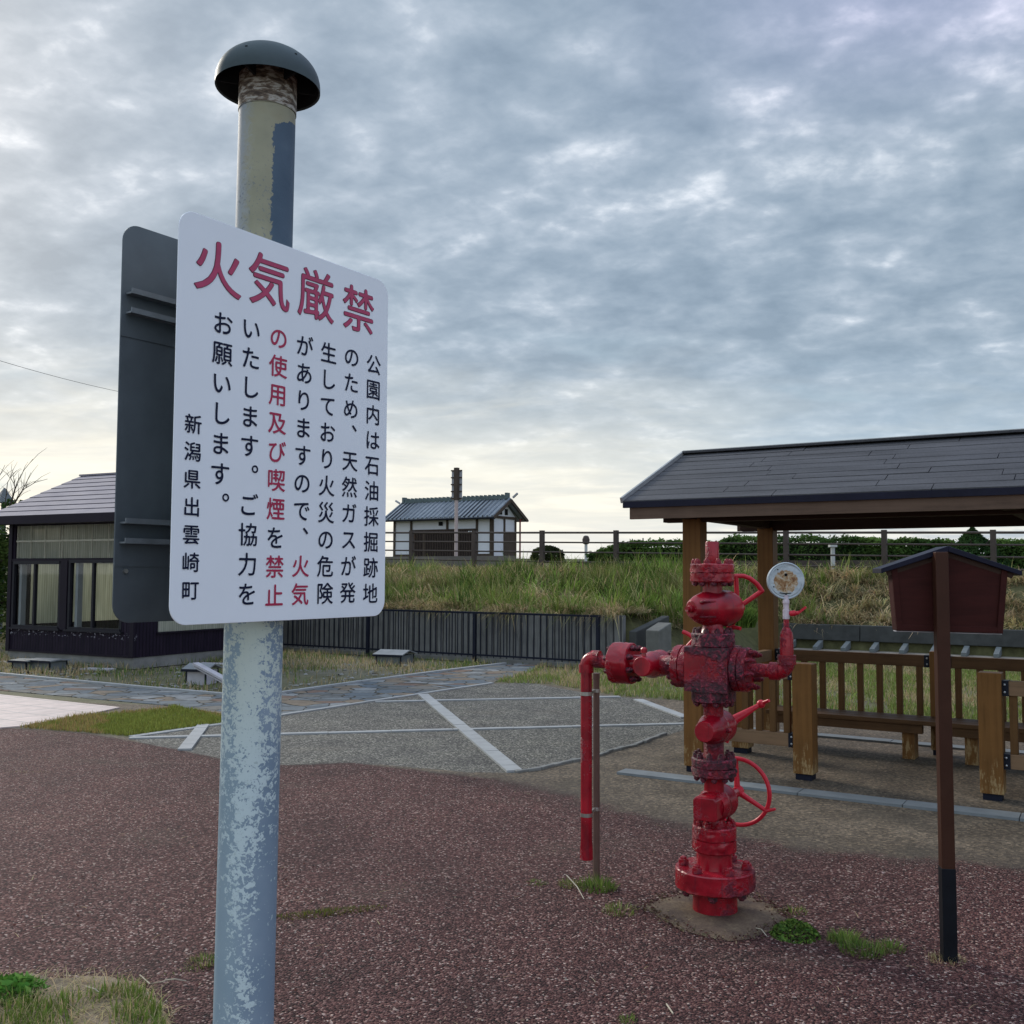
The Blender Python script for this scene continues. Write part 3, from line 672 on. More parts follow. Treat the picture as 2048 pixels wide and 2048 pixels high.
# straps tying both boards to the pole
for zq in (SZ0+.20, SZ0+.715):
    mb = MB(); mb.lathe([(zq-.016, .0735), (zq+.016, .0735)], n=40, cap=False)
    for s_ in (-1, 1):
        mb.bar(Vector((0, 0, zq)) + SN*s_*.068 + SD*.05, Vector((0, 0, zq)) + SN*s_*.082 + SD*.05, .03, .03); mb.bar(Vector((0, 0, zq)) + SN*s_*.068 - SD*.05, Vector((0, 0, zq)) + SN*s_*.082 - SD*.05, .03, .03)
    mb.build('strap', M['rail'], pole_root)

# ---- lettering: glyph outlines with rounded stroke ends
_gl = {}
def glyph(ch):
    if ch in _gl: return _gl[ch]
    cu = bpy.data.curves.new('glyph', 'FONT'); cu.body = ch; cu.size = 1; cu.resolution_u = 6
    ob = bpy.data.objects.new('glyph', cu); COL.objects.link(ob)
    dg = bpy.context.evaluated_depsgraph_get(); dg.update()
    cv = ob.evaluated_get(dg).to_curve(dg); loops = []
    for sp in cv.splines:
        bp = sp.bezier_points; n = len(bp); pts = []
        for i in range(n):
            a, b = bp[i], bp[(i+1) % n]
            p0, h0, h1, p1 = a.co.xy, a.handle_right.xy, b.handle_left.xy, b.co.xy
            L = (p1-p0).length
            if L < 1e-5: continue
            dev = max(abs((h0-p0).cross(p1-p0))/L, abs((h1-p0).cross(p1-p0))/L)
            k = 1 if dev < .002 else 7
            for j in range(k):
                t = j/k; u = 1-t; pts.append(p0*u**3 + h0*3*u*u*t + h1*3*u*t*t + p1*t**3)
        loops.append(round_corners(pts))
    bpy.data.objects.remove(ob); bpy.data.curves.remove(cu)
    _gl[ch] = loops; return loops
def round_corners(pts):
    n = len(pts); res = []
    for i in range(n):
        p0, p1, p2 = pts[i-1], pts[i], pts[(i+1) % n]
        a, b = p1-p0, p2-p1
        if a.length < 1e-6 or b.length < 1e-6: continue
        ang = abs(a.angle(b))
        if ang < R(42): res.append(p1); continue
        r = min(a.length, b.length)*.49; r = min(r, .040)
        q0 = p1 - a.normalized()*r; q2 = p1 + b.normalized()*r
        for j in range(5):
            t = j/4; u = 1-t; res.append(q0*u*u + p1*2*u*t*.96 + q2*t*t + p1*2*u*t*.04)
    return res
def letters(items, name, m, ydepth, off=0.0):
    """items: (char, cx, cz, width, height, parent) in board coordinates; each character its own flat mesh on the board"""
    for ch, cx, cz, wd, ht in items:
        cu = bpy.data.curves.new(name, 'CURVE'); cu.dimensions = '2D'; cu.fill_mode = 'BOTH'; mb = MB()
        for lp in glyph(ch):
            pts = [((q.x-.5)*wd, (q.y-.36)*ht) for q in lp]
            sp = cu.splines.new('POLY'); sp.points.add(len(pts)-1); sp.use_cyclic_u = True
            for q, pt in zip(sp.points, pts): q.co = (pt[0], pt[1], 0, 1)
            if off > 0: mb.tube([(a, b, 0) for a, b in pts], off, 6, True)
        ob = bpy.data.objects.new('tmp', cu); COL.objects.link(ob); dg = bpy.context.evaluated_depsgraph_get(); dg.update()
        me = bpy.data.meshes.new_from_object(ob.evaluated_get(dg)); bpy.data.objects.remove(ob); bpy.data.curves.remove(cu)
        vs = [v.co.copy() for v in me.vertices]; fs = [list(f.vertices) for f in me.polygons]; bpy.data.meshes.remove(me)
        mb.add(vs, fs)
        m2 = bpy.data.meshes.new(name); m2.from_pydata([(v[0], -ydepth - v[2]*.05, v[1]) for v in mb.v], [], mb.f); m2.update(); m2.materials.append(m)
        o = bpy.data.objects.new(name, m2); COL.objects.link(o); o.parent = front; o.location = (cx, 0, cz)
def on_board(px, py):
    r = ray(px, py); n = SN; o = Vector((0, 0, EYE)); t = (FO-o).dot(n)/r.dot(n); q = o + r*t - FO
    return q.dot(SD), q.z - SZ0
cols = [('公園内は石油採掘跡地', (747, 730), (740, 1187.5), 1.0, ''), ('のため、天然ガスが発', (703, 715), (695, 1186), 1.0, ''), ('生しており火災の危険', (657, 707), (649, 1187.5), 1.0, ''),
        ('がありますので、火気', (609, 693), (599.5, 1189), 1.0, '火気'), ('の使用及び喫煙を禁止', (557, 677), (548, 1192), 1.0, 'の使用及び喫煙禁止'), ('いたします。ご協力を', (502, 659), (493.6, 1189), 1.0, ''),
        ('お願いします。', (445.5, 648), (438, 1009), 1.0, ''), ('新潟県出雲崎町', (386, 849), (380, 1181), .80, '')]
blk = []; red = []
for txt, a, b, sc, reds in cols:
    xa, za_ = on_board(*a); xb, zb = on_board(*b); n = len(txt)
    for i, ch in enumerate(txt):
        t = i/(n-1); cx, cz = xa+(xb-xa)*t, za_+(zb-za_)*t; e = .0575*sc
        wd = e*1.03; ht = e*.97
        if ch in '、。': cx += e*(.62 if ch == '。' else .56); cz += e*(.55 if ch == '。' else .60); 
        (red if ch in reds else blk).append((ch, cx, cz, wd, ht))
letters(blk, 'navy_character', M['ink'], .0012, .0006); letters(red, 'red_character', M['ink_red'], .0012, .0007)
hd = []
for ch, q, wd, ht in (('火', (436, 538), .142, .128), ('気', (539, 565), .136, .132), ('厳', (632, 592), .130, .132), ('禁', (717, 621), .126, .126)):
    cx, cz = on_board(*q); hd.append((ch, cx, cz, wd, ht))
letters(hd, 'character_edge', M['ink_dark'], .0009, .0019); letters(hd, 'heading_character', M['ink_pink'], .0016, .0005)

# ================================================================== red wellhead
WB = Vector((.940, 4.742, 0)); WY = WB.y
U3 = Vector((.857, -.515, 0)); Q3 = Vector((.515, .857, 0)); ZV = Vector((0, 0, 1))
well = empty('wellhead', WB, 0, 'bright red oil wellhead of stacked flanged valves smeared with dark tar', 'wellhead')
def zy(py, px=1430, Y=WY): return P(px, py, Y).z
_nut = None
def add_bolts(parent, o, ax, rad, n, ln, r, mkey, phase=0.0, skip=()):
    """nuts standing on a flange: one mesh copied round the circle"""
    A = Vector(ax).normalized(); t = ZV if abs(A.z) < .9 else Vector((1, 0, 0)); B = A.cross(t).normalized(); C = A.cross(B)
    nb = MB(); nb.lathe([(0, r*1.22), (ln*.50, r*1.18)], ax=A, n=6, smooth=False); nb.lathe([(ln*.50, r*.75), (ln*.66, r*.70), (ln*.70, r*.5)], ax=A, n=8)
    first = None
    for i in range(n):
        a = 2*math.pi*(i+phase)/n; q = Vector(o) + B*math.cos(a)*rad + C*math.sin(a)*rad
        if first is None: first = nb.build('bolt', M[mkey], parent, q, bevel=.0015, seg=1); ob = first
        else: ob = first.copy(); COL.objects.link(ob); ob.parent = parent; ob.location = q
def flange(name, o, ax, h, r, mkey, groove=True, n=40):
    mb = MB(); e = .005
    if groove: mb.lathe([(0, r-e), (e, r), (h*.5-.004, r), (h*.5-.002, r-.007), (h*.5+.002, r-.007), (h*.5+.004, r), (h-e, r), (h, r-e)], o, ax, n)
    else: mb.lathe([(0, r-e), (e, r), (h-e, r), (h, r-e)], o, ax, n)
    o_ = mb.build(name, M[mkey], well)
    if mkey != 'red': crust(o_, .0075 if mkey == 'red3' else .0045)
    return o_
from mathutils import noise as mnoise
def crust(o, amp, cuts=5):
    """lumpy dried tar: subdivide the faces and push the surface out by turbulence"""
    bm = bmesh.new(); bm.from_mesh(o.data); bm.normal_update()
    for _ in range(3):
        es = [e for e in bm.edges if e.calc_length() > .012]
        if not es: break
        bmesh.ops.subdivide_edges(bm, edges=es, cuts=1, use_grid_fill=True)
    bm.normal_update(); sd_ = random.uniform(0, 50)
    for v in bm.verts:
        q = v.co*26+Vector((sd_, 0, sd_)); m_ = mnoise.noise(v.co*7+Vector((0, sd_, 0)))
        k = max(0, mnoise.turbulence(q, 4, True)-.25)*max(0, .55+m_); v.co += v.normal*k*amp*2.2
    for f in bm.faces: f.smooth = True
    bm.to_mesh(o.data); bm.free()
mb = MB(); mb.lathe([(-.02, .102), (.13, .101)], n=48); mb.build('casing_pipe', M['red'], well)
zb0, zb1 = .122, .208
f = flange('base_flange', (0, 0, zb0), ZV, zb1-zb0, .180, 'red2', False, 56)
add_bolts(f, (0, 0, zb1), ZV, .142, 6, .055, .021, 'red2', .25); add_bolts(f, (0, 0, zb0), -ZV, .142, 6, .05, .019, 'red3', .25)
mb = MB(); mb.lathe([(zb1-.005, .084), (zb1+.02, .080), (.285, .078), (.30, .10)], n=40); mb.build('neck', M['red'], well)
f = flange('lower_flange', (0, 0, .283), ZV, .115, .100, 'red2'); add_bolts(f, (0, 0, .398), ZV, .082, 10, .042, .0125, 'red2', .1)
def neck(z0, z1, r, mkey='red'):
    mb = MB(); mb.lathe([(z0-.01, r*1.35), (z0+.015, r*1.02), (z0+.03, r), (z1-.03, r), (z1-.015, r*1.03), (z1+.01, r*1.35)], n=32); mb.build('neck', M[mkey], well)
zf2a, zf2b = zy(1552)+.002, zy(1513)-.004
zf3a, zf3b = zy(1404)+.003, zy(1380)
zv3, zv2 = zy(1609), zy(1457)
neck(.40, zf2a, .046)
f = flange('middle_flange', (0, 0, zf2a), ZV, zf2b-zf2a, .100, 'red3'); add_bolts(f, (0, 0, zf2b), ZV, .082, 10, .042, .0125, 'red3', .3); add_bolts(f, (0, 0, zf2a), -ZV, .082, 10, .03, .0125, 'red3', .3)
neck(zf2b, zf3a, .046, 'red2')
BZ0, BZ1 = zy(1379)-.003, zy(1293)
f = flange('cross_lower_flange', (0, 0, zf3a), ZV, BZ0-zf3a+.002, .100, 'red3', False); add_bolts(f, (0, 0, zf3a), -ZV, .082, 10, .03, .0125, 'red3', .1)
# cross block
BC = Vector((0, 0, (BZ0+BZ1)/2)); bh = (BZ1-BZ0)/2
rzU = math.atan2(U3.y, U3.x)
mb = MB(); mb.box(BC, (.205, .205, bh*2), rzU); cb_ = mb.build('cross_block', M['red_block'], well); crust(cb_, .005)
zarm = BC.z + .002
AO = Vector((0, 0, zarm))
# right arm
f = flange('right_arm_flange', AO+U3*.104, U3, .072, .100, 'red2'); add_bolts(f, AO+U3*.176, U3, .080, 8, .062, .0115, 'red2', .2)
mb = MB(); mb.cyl(AO+U3*.17, AO+U3*.30, .031); mb.build('right_pipe', M['red2'], well)
EX = .345
def elbow(c, d0, d1, r, name, mkey, socket=.03, rad=.045):
    """elbow from direction -d0 to d1 round corner c"""
    mb = MB(); c = Vector(c); pts = []
    for i in range(9):
        a = math.pi/2*i/8; pts.append(c - d0*rad*(1-math.sin(a)) + d1*rad*(1-math.cos(a)))
    mb.tube(pts, r, 20); mb.cyl(pts[0]-d0*.03, pts[0]+d0*.012, r*1.13); mb.cyl(pts[-1]-d1*.012, pts[-1]+d1*.03, r*1.13)
    return mb.build(name, M[mkey], well)
ec = AO+U3*EX; elbow(ec, U3, ZV, .036, 'right_elbow', 'red2')
gz = ec.z
mb = MB(); z_at = lambda py: P(1567, py, WY+U3.y*EX).z
mb.lathe([(gz+.05, .030), (z_at(1276), .030), (z_at(1266), .027), (z_at(1258), .018), (z_at(1254), .0125), (z_at(1236), .0125)], (ec.x, ec.y, 0), n=24); mb.build('gauge_riser', M['red'], well)
mb = MB(); mb.lathe([(z_at(1238), .0155), (z_at(1220), .0155), (z_at(1219), .0125), (z_at(1208), .0125), (z_at(1207), .015), (z_at(1201), .015), (z_at(1198), .011), (z_at(1190), .011)], (ec.x, ec.y, 0), n=20); mb.build('gauge_stem', M['whitish'], well)
gc = Vector((ec.x, ec.y, z_at(1161.5)))
gn = Vector((-.16, -.985, .03)).normalized()
mb = MB(); mb.lathe([(-.034, .078), (-.030, .0815), (-.006, .0815), (-.003, .079), (-.003, .072), (.0, .070), (.002, .002)], (0, 0, 0), gn, 56)
gd = mb.build('gauge_dial', M['dial'], well, gc)
mb = MB(); mb.tube([(math.cos(a)*.0795, -.004 - .0*a, math.sin(a)*.0795) for a in np.linspace(0, 2*math.pi, 57)[:-1]], .004, 8, True); o = mb.build('gauge_rim', M['dial_rim'], gd)
mb = MB(); mb.cyl((0, -.0015, .027), (0, -.0055, .027), .0065); mb.build('gauge_hole', M['hole'], gd)
mb = MB(); mb.tube([(.040*math.sin(a), -.004, -.047-.010*math.cos(a)) for a in np.linspace(-.8, .8, 9)], .0022, 6); mb.build('gauge_slot', M['hole'], gd)
for a in (2.2, .6, 3.6, 4.7):
    mb = MB(); mb.cyl((.062*math.cos(a), -.002, .062*math.sin(a)), (.062*math.cos(a), -.006, .062*math.sin(a)), .003, n=8); mb.build('gauge_screw', M['hole'], gd)
vz = z_at(1228)
nv = MB(); vo = Vector((ec.x, ec.y, vz)); vd = Vector((.85, -.35, .10)).normalized()
nv.lathe([(.0, .008), (.018, .008), (.018, .013), (.040, .013), (.042, .009), (.055, .009)], vo, vd, 12)
nv.bar(vo+vd*.048-Vector((0, 0, .004)), vo+vd*.088+Vector((0, 0, .024)), .008, .011); nv.build('needle_valve', M['clean_red'], well)
# left arm
f = flange('left_inner_flange', AO-U3*.104, -U3, .075, .099, 'red2'); add_bolts(f, AO-U3*.179, -U3, .080, 8, .038, .0115, 'red3', .2)
mb = MB(); mb.lathe([(.175, .060), (.20, .048), (.43, .046), (.44, .052)], AO, -U3, 28); mb.build('wing_neck', M['red2'], well)
def valve(o, ax, body_r, cap_r, cap_off, mkey, name='valve_body', square=False, up_ax=ZV):
    """gate valve body whose stem runs along ax; a blind cap faces the viewer"""
    mb = MB(); o = Vector(o)
    mb.lathe([(-cap_off, cap_r-.004), (-cap_off+.005, cap_r), (-cap_off+.045, cap_r*1.03), (-.055, body_r*.88), (-.02, body_r), (.075, body_r*1.0), (.085, body_r*1.05), (.105, body_r*1.05), (.112, body_r*.9), (.15, body_r*.78), (.165, body_r*.5), (.19, body_r*.42), (.285, body_r*.36)], o, ax, 32)
    mb.sph(o, body_r*1.04, 24)
    return mb.build(name, M[mkey], well)
o = valve(AO-U3*.305, Q3, .062, .047, .130, 'red', 'wing_valve_body')
mb = MB(); q = AO-U3*.305-Q3*.10+ZV*.045; mb.lathe([(0, .012), (.018, .010), (.018, .016), (.036, .016), (.044, .008)], q, ZV, 8, smooth=False); mb.build('grease_nipple', M['red2'], well)
def wheel(c, ax, r, tr, a0, a1, spokes, name='handwheel', mkey='clean_red', handle=None, hub=.028):
    A = Vector(ax).normalized(); H = A.cross(ZV).normalized(); V = H.cross(A)
    if H.x < 0: H = -H
    mb = MB(); c = Vector(c); full = abs(a1-a0) >= 359
    n = max(8, int(abs(a1-a0)/7)); an = [R(a0+(a1-a0)*i/n) for i in range(n if full else n+1)]
    pt = lambda a, rr: c + H*math.cos(a)*rr + V*math.sin(a)*rr
    mb.tube([pt(a, r) for a in an], tr, 10, full)
    for s_ in spokes:
        mb.tube([pt(R(s_), 0)-A*.0, pt(R(s_), r*.5), pt(R(s_), r)], [tr*1.5, tr*1.15, tr*.95], 10)
    mb.cyl(c-A*.03, c+A*.02, hub*.8, hub)
    if handle is not None:
        q = pt(R(handle), r); mb.cyl(q-A*.004, q+A*.0+Vector((.042, -.02, .012)), tr*.95, tr*.6)
    return mb.build(name, M[mkey], well)
wheel(AO-U3*.305+Q3*.30, Q3, .150, .0105, 20, 75, (48,), 'wing_handwheel', 'clean_red', None)
mb = MB(); pts = [AO-U3*.16+Q3*.20+ZV*(.02+.12*s) + U3*(.05*max(0, s-.55)*2.2+.02*s) for s in np.linspace(0, 1.0, 8)]
mb.tube(pts + [pts[-1]+U3*.03-ZV*.006], .0125, 10); mb.build('wing_lever', M['clean_red'], well)
f = flange('left_outer_flange', AO-U3*.405, -U3, .105, .099, 'red2', False); add_bolts(f, AO-U3*.405, U3, .080, 8, .045, .0125, 'red3', .4); add_bolts(f, AO-U3*.51, -U3, .080, 8, .028, .0115, 'red3', .4)
LX = .660
mb = MB(); mb.cyl(AO-U3*.505, AO-U3*(LX-.05), .031); mb.build('left_pipe', M['red'], well)
lc = AO-U3*LX; lc.z += .018
elbow(lc, -U3, -ZV, .033, 'left_elbow', 'red')
dz_ = P(1162, 1718, WY-U3.y*LX).z
mb = MB(); mb.lathe([(dz_, .033), (dz_+.06, .031), (dz_+.10, .0285), (lc.z-.05, .0285)], (lc.x, lc.y, 0), n=24, cap=True); dp = mb.build('drop_pipe', M['red'], well)
mb = MB(); mb.cyl((lc.x, lc.y, dz_-.001), (lc.x, lc.y, dz_+.01), .026); mb.build('pipe_mouth', M['hole'], dp)
# valve below the cross, with its bent lever
valve((0, 0, zv2), Q3, .073, .048, .125, 'red', 'valve_body')
mb = MB(); mb.lathe([(0, .013), (.02, .012), (.028, .008)], Vector((0, 0, zv2))-Q3*.02+U3*.066, U3, 6, smooth=False); mb.build('grease_nipple', M['red2'], well)
mb = MB(); hb = Vector((0, 0, zv2))+Q3*.23; tip = P(1522, 1408, WY+hb.y+.02)-WB; tip2 = P(1538, 1401, WY+hb.y-.02)-WB
mb.tube([hb, hb.lerp(tip, .45), hb.lerp(tip, .8), tip], [.026, .019, .0125, .011], 12); mb.sph(tip, .021, 14); mb.cyl(tip, tip2, .011, .008, 10)
low_ = hb + (hb-tip)*.38 + Vector((.03, 0, -.06)); mb.tube([hb, hb.lerp(low_, .6), low_], [.03, .024, .020], 12); mb.build('broken_handwheel', M['clean_red'], well)
# lowest valve with whole handwheel
o3 = Vector((0, 0, zv3)); o = valve(o3, Q3, .076, .040, .085, 'red', 'valve_body')
mb = MB(); sq = []
X2, Z2 = U3, ZV; ctr = o3 - Q3*.128
for w_, h_, dpt in ((.050, .050, 0.0),):
    poly = [ctr + X2*a + Z2*b for a, b in [(-.056, -.040), (-.048, -.052), (.048, -.052), (.056, -.040), (.056, .040), (.044, .054), (-.044, .054), (-.056, .040)]]
    mb.prism(poly, Q3*.09)
mb.build('blind_cap', M['red'], well, bevel=.006)
wc = o3+Q3*.33; wheel(wc, Q3, .160, .0105, 0, 360, (-28, 92, 212), 'handwheel', 'clean_red', -28)
# top: flange, globe valve, cap flange
f = flange('cross_upper_flange', (0, 0, BZ1), ZV, zy(1266)-BZ1, .098, 'red3', False); add_bolts(f, (0, 0, zy(1266)), ZV, .080, 10, .036, .0125, 'red3', .1)
zt0, zt1 = zy(1164), zy(1128)
zv1 = zy(1217)
mb = MB(); mb.lathe([(zy(1266), .062), (zy(1256), .048), (zy(1246), .044), (zy(1236), .046), (zv1, .05), (zy(1190), .047), (zy(1182), .046), (zt0, .046)], n=32); mb.build('neck', M['red'], well)
A1 = Vector((.83, .55, 0)).normalized()
mb = MB(); mb.lathe([(-.165, .012), (-.150, .012), (-.148, .017), (-.135, .017), (-.135, .036), (-.126, .046), (-.09, .066), (-.05, .079), (0, .086), (.045, .088), (.10, .085), (.140, .066), (.155, .030), (.165, .018), (.185, .016)], (0, 0, zv1), A1, 40)
vb = mb.build('globe_valve_body', M['red'], well)
for dz in (.035, -.035):
    mb = MB(); mb.bar(Vector((0, 0, zv1+dz))-A1*.115+Vector((.02, -.05, 0)), Vector((0, 0, zv1+dz))+Vector((-.005, -.077, 0)), .022, .008); mb.build('cast_rib', M['red2'], vb, bevel=.002)
h1 = Vector((0, 0, zv1))+A1*.165
Pk = lambda px, py, dy=.0: P(px, py, WY+h1.y+dy)-WB
mb = MB(); pA, pB, pC = Pk(1472, 1152), Pk(1500, 1157), Pk(1524, 1182)
mb.tube([h1, pA], .0115, 10); mb.tube([pA+Vector((-.012, 0, -.002)), pA, Pk(1487, 1152), pB, Pk(1514, 1168), pC], .0115, 10); mb.sph(pC, .012, 10); mb.tube([pC, h1], .0115, 10)
pD = Pk(1463, 1254); mb.tube([h1, pD], .0115, 10); mb.tube([pD+Vector((-.02, 0, -.004)), pD, pD+Vector((.012, 0, -.002))], .013, 10); mb.cyl(pD, Pk(1481, 1257, -.04), .010, .009, 10)
mb.cyl(h1-A1*.02, h1+A1*.035, .018, .015); mb.build('broken_handwheel', M['clean_red'], well)
f = flange('top_flange', (0, 0, zt0), ZV, zt1-zt0, .101, 'red2'); add_bolts(f, (0, 0, zt1), ZV, .084, 10, .034, .0125, 'red2', .2); add_bolts(f, (0, 0, zt0), -ZV, .084, 10, .028, .0125, 'red3', .2)
mb = MB(); mb.lathe([(zt1, .030), (zy(1124), .032), (zy(1085), .031), (zy(1083), .028)], n=24); mb.build('top_pipe', M['red2'], well)

# brown support pipe standing beside, tied to the red drop pipe by two clamps
sp_b = G(1193, 1763); sup = empty('support_pipe', sp_b, 0, 'thin brown plastic pipe standing beside the hanging red pipe', 'pipe')
spt = P(1192, 1346, sp_b.y).z
mb = MB(); mb.lathe([(-.02, .0175), (spt-.03, .0165), (spt-.03, .0185), (spt, .0185)], n=20); mb.build('pipe', M['bronze'], sup)
for py in (1381, 1617):
    zq = P(1192, py, sp_b.y).z; d_ = Vector((WB.x+lc.x-sp_b.x, WB.y+lc.y-sp_b.y, 0))
    mb = MB(); mb.lathe([(zq-.009, .0195), (zq+.009, .0195)], n=24, cap=False); mb.lathe([(zq-.009, .0300), (zq+.009, .0300)], (d_.x, d_.y, 0), n=28, cap=False)
    dn_ = d_.normalized(); mb.bar(Vector((0, 0, zq))+dn_*.02, Vector((d_.x, d_.y, zq))-dn_*.03, .012, .014); mb.box((0.0, -.021, zq), (.016, .006, .012)); mb.build('clamp', M['steel'], sup)

# ================================================================== little roofed notice board seen from behind
nbp = G(1898, 1921); NY = nbp.y
brd = empty('notice_board', nbp, 0, 'red-brown house-shaped notice board seen from behind on one square post', 'notice board')
yw = R(-7); XN = Vector((math.cos(yw), math.sin(yw), 0)); YN = Vector((-math.sin(yw), math.cos(yw), 0))
zat = lambda py, px=1898: P(px, py, NY).z
mb = MB(); mb.box((0, 0, (zat(1104)+.36)/2), (.052, .052, zat(1104)-.36), R(-7)); mb.build('post', M['brown_post'], brd, bevel=.003)
mb = MB(); mb.box((0, 0, .17), (.055, .055, .40), R(-7)); mb.build('post_foot', M['black_paint'], brd, bevel=.003)
BCN = YN*.060
def bp_(px, py, dp=0.0):                            # point on the board's back plane
    r = ray(px, py); o = Vector((0, 0, EYE)); c = nbp+BCN+YN*(-.030+dp); t = (c-o).dot(YN)/r.dot(YN); return o+r*t-nbp
poly = [bp_(1782, 1136), bp_(1793, 1261), bp_(2005, 1267), bp_(2015, 1139), bp_(1898, 1097)]
mb = MB(); mb.prism(poly, YN*.07); bx_ = mb.build('board_box', M['red_brown'], brd, bevel=.003)
for a, b in ((poly[0], poly[1]), (poly[1], poly[2]), (poly[2], poly[3])):
    mb = MB(); ins = (Vector(((poly[0].x+poly[2].x)/2, 0, (poly[0].z+poly[1].z)/2)) - (a+b)/2); ins.y = 0; ins = ins.normalized()*.013
    mb.bar(a+ins-YN*.003, b+ins-YN*.003, .008, .024, tuple(YN) if False else (0, 0, 1) if abs((b-a).z) < .1 else tuple(XN)); mb.build('frame_batten', M['red_brown'], brd, bevel=.001, seg=1)
apx = bp_(1894, 1092)
for tip_ in (bp_(1760, 1137), bp_(2041, 1142)):
    nrm = Vector((0, 0, 1)); mb = MB(); e = [apx-YN*.02, tip_-YN*.02, tip_-YN*.02-ZV*.020, apx-YN*.02-ZV*.024]
    mb.prism(e, YN*.16); mb.build('roof_slope', M['navy_tin'], brd, bevel=.002)
    mb = MB(); a, b = apx-ZV*.030, tip_.lerp(apx, .10)-ZV*.026
    mb.bar(a+YN*.006-YN*.0, b+YN*.006, .014, .030); mb.build('barge_board', M['soffit'], brd)
mb = MB(); mb.bar(poly[1]+YN*.03-ZV*.003, poly[2]+YN*.03-ZV*.003, .05, .004); mb.build('bottom_strip', M['cream_block'], brd)
# ================================================================== rest shelter (local x along its front, y to the back)
P1W = Vector((1.464, 8.082, 0)); U2 = Vector((math.cos(YAW), math.sin(YAW), 0)); V2 = Vector((-math.sin(YAW), math.cos(YAW), 0))
sh = empty('rest_shelter', P1W, YAW, 'open timber rest shelter with dark slate gable roof and benches inside', 'shelter')
PB = 1.84; EZ, FZ, RZ = 2.127, 1.985, 2.635; YF, YR, YB = -.40, .883, 2.166; XL, XR = -.4425, 9.0
def t_post(x, y, h, name='pillar', wd=.15, mkey='post', base=.05):
    mb = MB(); mb.box((0, 0, base+(h-base)/2), (wd, wd, h-base)); o = mb.build(name, M[mkey], sh, (x, y, 0), bevel=.005)
    mb = MB(); mb.box((0, 0, base/2+.003), (wd*.8, wd*.8, base+.006)); mb.build('post_shoe', M['foot'], o); return o
for x, y in ((0, 0), (0, PB), (4.6, 0), (4.6, PB)): t_post(x, y, 2.0, 'pillar')
t_post(.815, .165, .878, 'bench_post'); t_post(2.11, .185, .878, 'bench_post'); t_post(.02, 1.03, .878, 'bench_post'); t_post(3.6, .185, .878, 'bench_post')
for x in (1.504, 3.01, 4.5): t_post(x, PB, .893, 'bench_post', .13)
def bracket(x, y, z):
    mb = MB(); mb.box((x, y, z), (.05, .09, .105)); b_ = mb.build('bracket', M['iron'], sh)
    mb = MB(); mb.sph((x, y-.047, z+.026), .009, 8); mb.sph((x, y-.047, z-.026), .009, 8); mb.build('bolt_head', M['bolt'], b_)
def panel(x0, x1, y, zt, zb, n, mk_top, mk_bot, br=(True, True), th=.075, drop=None):
    for z_, mk in ((zt, mk_top), (zb, mk_bot)):
        if z_ is None: continue
        mb = MB(); mb.box(((x0+x1)/2, y, z_), (x1-x0, th, .10)); mb.build('rail', M[mk], sh, bevel=.004)
        if br[0]: bracket(x0+.012, y, z_)
        if br[1]: bracket(x1-.012, y, z_)
    lo = (zb+.05) if zb is not None else drop
    for i in range(n):
        x = x0 + (x1-x0)*(i+.5)/n; mb = MB(); mb.box((0, 0, 0), (.05, .045, zt-.05-lo)); mb.build('baluster', M['balus'], sh, (x, y, (zt-.05+lo)/2), bevel=.002, seg=1)
panel(.075, .735, .165, .80, .29, 6, 'rail_pale', 'rail_pale')
panel(2.19, 3.52, .185, .775, .275, 11, 'rail_pale', 'rail_pale')
panel(.085, 1.43, PB, .805, None, 8, 'rail_t', None, drop=.30)
panel(1.575, 2.94, PB, .805, None, 8, 'rail_t', None, drop=.30)
panel(3.08, 4.43, PB, .805, None, 8, 'rail_t', None, drop=.30)
# side rail from the left bench post to the rear pillar
mb = MB(); mb.box((.02, 1.43, .80), (.075, .66, .10)); mb.build('rail', M['rail_pale'], sh, bevel=.004)
# bench seat along the back
for i, x0 in enumerate((.10, 1.55, 3.05)):
    x1 = x0+1.44
    for j in range(3):
        mb = MB(); mb.box(((x0+x1)/2, 1.475+.125*j, .318), (x1-x0, .117, .036)); mb.build('seat_plank', M['rail_t'], sh, bevel=.004)
    mb = MB(); mb.box(((x0+x1)/2-.04, 1.47, .262), (x1-x0-.14, .07, .072)); mb.build('seat_beam', M['rail_t'], sh, bevel=.003)
for x in (.36, 1.31, 1.80, 2.86, 3.25):
    mb = MB(); mb.box((x, 1.56, .112), (.10, .17, .225)); mb.build('seat_leg', M['post'], sh, bevel=.003)
